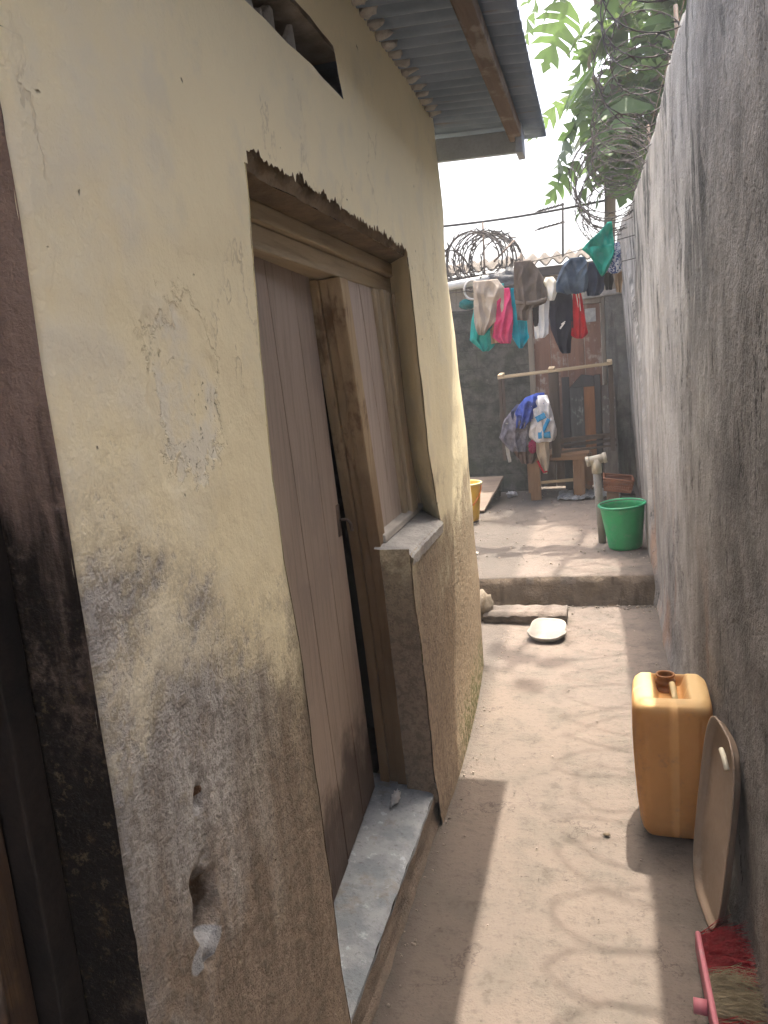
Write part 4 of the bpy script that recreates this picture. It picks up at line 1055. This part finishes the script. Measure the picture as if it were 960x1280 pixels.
gb, Mg = bucket('green_bucket', 'green plastic bucket standing beside the pipe on the raised step', (.166, 5.80, .203), .160, .118, .335, plastic('green_plastic', (.018,.30,.11), (.015,.25,.09), .45, .15, (.09,.24,.14)), plastic('green_rim_plastic', (.015,.26,.12), None, .38, .1), -.05, .04)
bm = BM(); tube(bm, [Vector((.166,5.80,.203)) + Mg @ Vector((.158*math.cos(a), -.02+.05*math.sin(a), .335 + .018*math.sin(a))) for a in [PI*k/16 for k in range(17)]], .0028, 6)
part('handle', bm, M_wire, gb, True)
bm = BM(); lathe(bm, [(.0001, .245), (.146, .245)], (.166, 5.80, .203), 40, Mg)
part('water', bm, simple('dark_water', (.03,.035,.03), (.04,.04,.035), 3, .08, 0.), gb, True)
yb_, My = bucket('yellow_bucket', 'yellow plastic bucket half hidden behind the house corner', (-1.215, 7.02, .2), .155, .118, .36, plastic('yellow_plastic', (.62,.40,.05), (.52,.32,.04), .42, .15), plastic('pale_yellow_rim', (.70,.62,.30), None, .4, .1))
bm = BM(); tube(bm, [Vector((-1.215,7.02,.2)) + Vector((.158*math.cos(a), -.145*math.sin(a), .335 - .20*math.sin(a))) for a in [PI*k/18 for k in range(19)]], .007, 8)
part('handle', bm, plastic('orange_handle', (.52,.16,.02), None, .45, 0), yb_, True)

sp = root('standpipe', 'grey plastic standpipe with a pale tee on top beside the green bucket', 'pipe', (0, 5.97, .2))
bm = BM(); tube(bm, [(.004, 5.98, .19), (-.008, 5.96, .5), (-.020, 5.95, .775)], .030, 20); part('pipe', bm, plastic('grey_pipe', (.20,.185,.165), (.155,.145,.13), .55, 0, (.10,.09,.08)), sp, True)
M_tee = plastic('cream_tee', (.34,.31,.25), (.27,.245,.20), .5, 0, (.25,.22,.18))
bm = BM(); tube(bm, [(-.018, 5.95, .745), (-.021, 5.95, .85)], .037, 20); tube(bm, [(-.085, 5.95, .835), (.045, 5.95, .860)], .034, 20); tube(bm, [(-.095, 5.95, .833), (-.070, 5.95, .838)], .039, 20); tube(bm, [(.028, 5.95, .857), (.055, 5.95, .862)], .039, 20)
part('tee', bm, M_tee, sp, True)

bk = root('brown_basket', 'red brown plastic basket with pierced sides resting on bricks by the wall', 'basket', (.155, 7.6, .33))
Mb = Matrix.Rotation(.14, 3, 'Y')
cb = Vector((.155, 7.6, .34))
def B(x, y, z): return cb + Mb @ Vector((x, y, z))
M_bk = plastic('red_brown_plastic', (.20,.075,.035), (.15,.055,.028), .5, .05)
bm = BM()
W, D, H = .135, .17, .115
for s in (-1, 1):
    for z0, z1 in ((0, .025), (.09, .118)):
        for a, b_ in (((-W, s*D), (W, s*D)), ((s*W, -D), (s*W, D))):
            k0, k1 = .88+.12*z0/H, .88+.12*z1/H
            zc = (z0+z1)/2; k = (k0+k1)/2
            beam(bm, B(a[0]*k, a[1]*k, zc), B(b_[0]*k, b_[1]*k, zc), .006, z1-z0, Mb @ Vector((0,0,1)))
    for n in range(14):
        t = -1 + 2*n/13
        beam(bm, B(t*W*.9, s*D*.9, .02), B(t*W*.97, s*D*.975, .095), .011, .004, (0,1,0))
        beam(bm, B(s*W*.9, t*D*.9, .02), B(s*W*.975, t*D*.97, .095), .004, .011, (0,1,0))
    for z in (.044, .068): beam(bm, B(-W*.93, s*D*.93, z), B(W*.93, s*D*.93, z), .004, .008, Mb @ Vector((0,0,1)))
part('sides', bm, M_bk, bk)
bm = BM(); obox(bm, B(0,0,.006), (W*1.74, D*1.74, .008), Mb); part('base', bm, M_bk, bk)
bm = BM(); tube(bm, [B(W*math.cos(2*PI*k/40)*(1/max(abs(math.cos(2*PI*k/40)), abs(math.sin(2*PI*k/40)))), D*math.sin(2*PI*k/40)*(1/max(abs(math.cos(2*PI*k/40)), abs(math.sin(2*PI*k/40)))), .12) for k in range(40)], .008, 8, True)
part('rim', bm, M_bk, bk, True)
bm = BM(); box(bm, .06, .17, 7.50, 7.70, .2, .325, .006)
thing('brick', bm, cement('brown_brick', (.20,.135,.095), (.15,.10,.075), False), 'pale brown brick under the left of the brown basket', 'brick', (.115, 7.6, .2), bevel=.006)
bm = BM(); box(bm, .185, .32, 7.52, 7.72, .2, .30, .006)
thing('brick', bm, cement('sooty_brick', (.045,.04,.036), (.03,.027,.025), False), 'sooty black brick under the right of the brown basket', 'brick', (.25, 7.6, .2), bevel=.006)

# ------------------------------------------------------------------ alley floor objects
def stone(bm, c, r, seed, amp=.25, sub=3, flat=None):
    crumple(bm, c, r, seed, amp, sub, None, 1.4)
    if flat is not None:
        for q in bm.verts:
            if q.co.z > flat: q.co.z = flat + (q.co.z-flat)*.15
bm = BM()
grid(bm, 60, 10, lambda u, v: (lerp(-.74, -.225, u), lerp(4.63, 4.80, v) + .012*nz(u*9, v, 0), .078 + .008*nz(u*9, v*3, 2) - .02*sm(.12, 0, v) - .012*sm(.03, 0, u)))
grid(bm, 60, 8, lambda u, v: (lerp(-.74, -.225, u) , 4.63 + .012*nz(u*9, 0, 0) + .012*nz(u*16, v*4, 1) + .012*v, .056*(1-v) + .008*nz(u*9, 0, 2)*(1-v)))
grid(bm, 10, 6, lambda u, v: (-.225 + .006*nz(u*4, v*3, 0), lerp(4.63, 4.80, u), .07*(1-v)))
grid(bm, 60, 4, lambda u, v: (lerp(-.74, -.225, u), 4.80 + .012*nz(u*9, 1, 0), .078*(1-v)))
thing('slab_step', bm, M_ground, 'low rough concrete slab lying before the raised step', 'slab', (-.48, 4.7, 0), True, fix=False)
bm = BM(); stone(bm, (-.745, 4.75, .08), (.065, .10, .11), 51, .35)
thing('rubble_stone', bm, cement('rubble', (.17,.14,.105), (.12,.10,.075), False), 'rough rubble stone at the foot of the house corner', 'stone', (-.735, 4.72, 0), True)
# white broken basin piece: rounded front, straight back, raised lip
dish = root('white_basin_piece', 'broken piece of a white basin lying in front of the low slab', 'basin', (-.33, 4.45, 0))
def dish_out(u):
    """closed outline, u 0..1, local (x, y)"""
    a = 2*PI*u; c, s = math.cos(a), math.sin(a)
    e = 2/3.4
    x = .112*math.copysign(abs(c)**e, c); y = .112*math.copysign(abs(s)**e, s)
    if y < 0: y *= 1 + .22*(1-(x/.112)**2); x *= 1.0
    else: x *= .94
    return x, y
def dish_pt(u, r, under=False):
    x, y = dish_out(u); x *= r; y *= r
    d = .022*sm(.72, 1, r)*sm(-.02, -.09, y) + .004*sm(.8, 1, r)
    z = .046 + .26*(y) + d - (.016 if under else 0)
    a = math.radians(-7)
    return (-.33 + x*math.cos(a) - y*math.sin(a), 4.425 + x*math.sin(a) + y*math.cos(a), max(z + .03*x*(-1), .004 if under else .006))
bm = BM()
grid(bm, 80, 16, lambda u, v: dish_pt(u, v)); grid(bm, 80, 16, lambda u, v: dish_pt(u, v*.985, True))
T = grid(bm, 80, 2, lambda u, v: tuple(Vector(dish_pt(u, 1)).lerp(Vector(dish_pt(u, .985, True)), v)))
bmesh.ops.remove_doubles(bm, verts=bm.verts, dist=.0005)
part('bowl', bm, plastic('chipped_enamel', (.27,.25,.215), (.19,.178,.158), .8, 0, (.16,.14,.115)), dish, True)

# jerrycan ------------------------------------------------------------
jc = root('jerrycan', 'yellow orange plastic jerrycan without cap standing against the right wall', 'jerrycan', (.195, 2.60, 0))
JC = Vector((.203, 2.585, 0)); JM = Matrix.Rotation(math.radians(-2), 3, 'Z')
def jout(a, wx_, wy, e=5.6):
    c, s = math.cos(a), math.sin(a)
    return wx_*math.copysign(abs(c)**(2/e), c), wy*math.copysign(abs(s)**(2/e), s)
def jtop(x, y):
    """height of the moulded top: two raised shoulders, sunken middle"""
    sh_ = .497 - .010*sm(.085, .118, abs(x))
    t = sm(.034, .060, abs(x)) ; f = sm(-.070, -.105, y)
    return lerp(.448, sh_, max(t, f)) - .012*sm(.10, .145, abs(y))
NA = 176
_d = [jout(2*PI*k/4000, .126, .150) for k in range(4001)]; _s = [0.]
for a_, b_ in zip(_d, _d[1:]): _s.append(_s[-1] + math.dist(a_, b_))
JA = []; _k = 0
for i in range(NA):
    while _s[_k] < _s[-1]*i/NA: _k += 1
    JA.append(2*PI*_k/4000)
bm = BM(); rings = []
prof = [(.0, .52, .56), (.003, .66, .70), (.012, .745, .80), (.028, .81, .86), (.05, .85, .89), (.062, .868, .905), (.067, .858, .897), (.074, .878, .912), (.14, .925, .945), (.22, .965, .975), (.30, .99, 1.), (.37, 1.0, 1.), (.42, .995, .995), (.448, .985, .985), (.468, .965, .97), (.480, .93, .945)]
for z, kx, ky in prof:
    r = []
    for i in range(NA):
        x, y = jout(JA[i], .126*kx, .150*ky)
        if .08 < z < .44:
            g = .0055*(math.exp(-((abs(x)-.088)/.006)**2)*(1 if abs(y) > .12 else 0) + math.exp(-((abs(y)-.112)/.006)**2)*(1 if abs(x) > .10 else 0))
            q = math.hypot(x, y); x -= x/q*g; y -= y/q*g
        r.append(bm.verts.new(JC + JM @ Vector((x, y, z))))
    rings.append(r)
NT_ = 34
for k in range(1, NT_):
    s_ = 1-k/NT_; r = []
    for i in range(NA):
        x, y = jout(JA[i], .126*.93*(s_*.985+.0), .150*.945*s_, 5.6)
        z = lerp(jtop(x, y), .484, sm(.90, 1., s_))
        r.append(bm.verts.new(JC + JM @ Vector((x, y, z))))
    rings.append(r)
for A, B_ in zip(rings, rings[1:]):
    for i in range(NA): bm.faces.new((A[i], A[(i+1)%NA], B_[(i+1)%NA], B_[i]))
bm.faces.new(rings[-1]); bm.faces.new(rings[0][::-1])
M_jc = plastic('amber_plastic', (.64,.33,.10), (.54,.27,.075), .6, .2, (.38,.215,.10), (.45, .50, (.72,.53,.26)))
part('body', bm, M_jc, jc, True)
bm = BM(); sc_ = JC + JM @ Vector((-.012, .082, .445))
lathe(bm, [(.036,0), (.036,.012), (.031,.014), (.029,.026), (.034,.028), (.034,.036), (.029,.038), (.029,.052), (.032,.055), (.0315,.060), (.026,.060), (.024,.055), (.024,.0)], sc_, 36)
part('spout', bm, plastic('brown_spout_plastic', (.26,.105,.025), None, .4, .1), jc, True)
bm = BM(); lathe(bm, [(.0001,.012), (.0245,.012)], sc_, 24)
part('opening', bm, simple('spout_dark', (.02,.01,.006), (.03,.015,.008)), jc, True)
bm = BM()
hp = [JC + JM @ Vector(q) for q in ((.006,.050,.450), (.006,.040,.485), (.007,.015,.496), (.008,-.05,.496), (.009,-.085,.492), (.009,-.10,.482))]
tube(bm, hp, .0095, 12)
part('handle', bm, plastic('pale_handle_plastic', (.62,.47,.24), None, .4, .1), jc, True)

# tray leaning on the wall -------------------------------------------
tr = root('brown_tray', 'flat brown oval cornered tray leaning on edge against the right wall', 'tray', (.27, 2.13, 0))
tb = Vector((.262, 2.125, 0)); tu = Vector((.062, .005, .60)).normalized(); tw = Vector((.10, -1., 0)).normalized()
tw = (tw - tu*tw.dot(tu)).normalized(); tn = tu.cross(tw); 
if tn.x > 0: tn = -tn
HT, WT = .286, .160
def tray_pt(a, r, lift):
    c, s = math.cos(a), math.sin(a)
    e = 2/3.6
    x = (WT)*math.copysign(abs(c)**e, c)*r[0]; y = (HT)*math.copysign(abs(s)**e, s)*r[1]
    return tb + tu*(HT+.004) + tw*x + tu*y + tn*lift
bm = BM(); R = []
for r, l in (((1,1), .020), ((1,1), .024), ((.965,.982), .024), ((.93,.964), .014), ((.90,.95), .006), ((.86,.93), .004), ((.5,.5), .004), ((.02,.02), .004)):
    R.append([bm.verts.new(tray_pt(2*PI*k/72, r, l)) for k in range(72)])
R2 = []
for r, l in (((1,1), .020), ((.965,.982), .018), ((.93,.964), .008), ((.90,.95), .001), ((.5,.5), -.001), ((.02,.02), -.001)):
    R2.append([bm.verts.new(tray_pt(2*PI*k/72, r, l)) for k in range(72)])
for S in (R, R2):
    for A, B_ in zip(S, S[1:]):
        for i in range(72): bm.faces.new((A[i], A[(i+1)%72], B_[(i+1)%72], B_[i]))
    bm.faces.new(S[-1])
bmesh.ops.remove_doubles(bm, verts=bm.verts, dist=.0002)
part('plate', bm, plastic('taupe_plastic', (.26,.19,.135), (.21,.155,.11), .45, 0, (.32,.26,.20)), tr, True)
bm = BM()
tube(bm, [tb + tu*(2*HT*.935) + tw*(.052) + tn*.034, tb + tu*(2*HT*.93) + tw*.085 + tn*.036, tb + tu*(2*HT*.895) + tw*.118 + tn*.034], .007, 10)
part('handle', bm, plastic('cream_handle', (.62,.58,.45), None, .4, 0), tr, True)

# broom head ----------------------------------------------------------
br = root('broom_head', 'pink broom head with red and straw coloured bristles lying at the wall foot', 'broom', (.22, 1.75, 0))
Pa, Pb = Vector((.200, 1.945, .050)), Vector((.207, 1.46, .050))
bd_ = (Pb-Pa).normalized()
bm = BM()
hexa(bm, [tuple(p) for p in (Pa+Vector((0,0,-.03)), Pb+Vector((0,0,-.03)), Pb+Vector((0,0,.03)), Pa+Vector((0,0,.03)), Pa+Vector((.014,0,-.03)), Pb+Vector((.014,0,-.03)), Pb+Vector((.014,0,.03)), Pa+Vector((.014,0,.03)))])
M_pk = plastic('pink_plastic', (.50,.17,.20), (.42,.13,.16), .5, .1, (.40,.24,.24))
part('block', bm, M_pk, br, bevel=.006)
bm = BM(); q = Pa.lerp(Pb, .47)
ang = Vector((-1, .05, .02))
tube(bm, [q + ang*.002, q + ang*.032], .0175, 20); 
part('socket', bm, M_pk, br, True)
rg = random.Random(9)
M_red = F('red_bristle', (.44,.05,.06), (.30,.035,.04)); M_straw = F('straw_bristle', (.40,.34,.22), (.27,.22,.14))
b1, b2 = BM(), BM()
for k in range(4200):
    t = rg.random(); tgt = b1 if (t < .27 + rg.gauss(0, .012) or t > .60 + rg.gauss(0, .012)) else b2
    p = Pa.lerp(Pb, t) + Vector((.014, 0, rg.uniform(-.026, .026)))
    L = rg.uniform(.085, .135)
    sp_ = Vector((1, (t-.2)*-.35 + rg.gauss(0, .22) + (.22 if t < .1 else 0), rg.gauss(0, .16) + (p.z-.05)*9)).normalized()
    m_ = p + sp_*L*.5; e_ = p + sp_*L + Vector((0, rg.gauss(0, .008) - .012, -.012 + rg.gauss(0, .008)))
    e_.z = max(e_.z, .006); e_.x = min(e_.x, .328)
    tube(tgt, [p, m_, e_], .0011, 4, rr=[.0009, .0008, .0004])
part('bristle_tuft', b1, M_red, br, False, fix=False, label='red bristles')
part('bristle_tuft', b2, M_straw, br, False, fix=False, label='straw coloured bristles')

# a few bits of litter
bm = BM(); crumple(bm, (-.93, 5.65, .215), (.03, .025, .018), 61, .5, 2)
thing('litter_scrap', bm, F('white_litter', (.65,.64,.6)), 'white scrap on the raised yard close to the house corner', 'litter', (-.93, 5.65, .2), True)
bm = BM(); crumple(bm, (-.02, 2.46, .007), (.013, .008, .005), 62, .5, 2)
thing('leaf_litter', bm, simple('dry_leaf', (.10,.075,.045), (.07,.05,.03)), 'dark dry crumb on the sunlit concrete left of the jerrycan', 'litter', (-.02, 2.46, 0), True)
bm = BM(); crumple(bm, (-.68, 4.86, .012), (.035, .02, .01), 63, .5, 2)
thing('leaf_litter', bm, simple('yellow_leaf', (.45,.33,.05), (.3,.22,.04)), 'small yellow leaf at the left foot of the raised step', 'leaf', (-.68, 4.86, 0), True)

# ------------------------------------------------------------------ dusty air
bm = BM(); box(bm, -156, 156, -156, 156, -1.05, 8.2)
hm = bpy.data.materials.new('dusty_air'); hm.use_nodes = True; hm.node_tree.nodes.clear()
ho = hm.node_tree.nodes.new('ShaderNodeOutputMaterial'); hv = hm.node_tree.nodes.new('ShaderNodeVolumePrincipled')
hv.inputs['Density'].default_value = .0045; hv.inputs['Color'].default_value = (.88, .92, .96, 1)
hm.node_tree.links.new(hv.outputs[0], ho.inputs['Volume'])
thing('haze', bm, hm, None, None, (0, 0, 0), kind='stuff')

# ------------------------------------------------------------------ camera, sky, sun
def rad(a): return math.radians(a)
yaw, pit, rol = rad(16), rad(10), rad(-5)
fw = Vector((-math.sin(yaw)*math.cos(pit), math.cos(yaw)*math.cos(pit), -math.sin(pit)))
rt0 = Vector((math.cos(yaw), math.sin(yaw), 0)); up0 = rt0.cross(fw)
rt = rt0*math.cos(rol) + up0*math.sin(rol); up = rt.cross(fw)
cam = bpy.data.objects.new('camera', bpy.data.cameras.new('camera')); COL.objects.link(cam)
cam.matrix_world = Matrix(((rt.x, up.x, -fw.x, 0), (rt.y, up.y, -fw.y, 0), (rt.z, up.z, -fw.z, 1.6), (0,0,0,1)))
cam.data.sensor_fit = 'VERTICAL'; cam.data.sensor_height = 36; cam.data.sensor_width = 27
cam.data.lens = 961/1280*36; cam.data.clip_start = .02; cam.data.clip_end = 2000
scn.camera = cam

SUN = Vector((.085, .364, 1)).normalized()        # towards the sun
el = math.asin(SUN.z); az = math.atan2(SUN.x, SUN.y)
w = bpy.data.worlds.new('World'); scn.world = w; w.use_nodes = True
nt = w.node_tree; bgn = nt.nodes['Background']
sky = nt.nodes.new('ShaderNodeTexSky'); sky.sky_type = 'NISHITA'; sky.sun_disc = False
sky.sun_elevation = el; sky.sun_rotation = az; sky.air_density = 1.0; sky.dust_density = 10.0; sky.ozone_density = 1.0; sky.altitude = 0
nt.links.new(sky.outputs[0], bgn.inputs[0]); bgn.inputs[1].default_value = .15
sd = bpy.data.lights.new('sun', 'SUN'); sd.energy = 2.4; sd.angle = rad(.6); sd.color = (1, .92, .80)
so = bpy.data.objects.new('sun', sd); COL.objects.link(so); so.location = (2, 6, 12)
so.rotation_euler = SUN.to_track_quat('Z', 'Y').to_euler()
scn.view_settings.view_transform = 'Standard'; scn.view_settings.look = 'None'; scn.view_settings.gamma = 1
scn.view_settings.use_curve_mapping = False; scn.view_settings.exposure = 2.2
scn.cycles.max_bounces = 7; scn.cycles.diffuse_bounces = 4; scn.cycles.use_denoising = True
scn.cycles.use_adaptive_sampling = True; scn.cycles.adaptive_threshold = .03
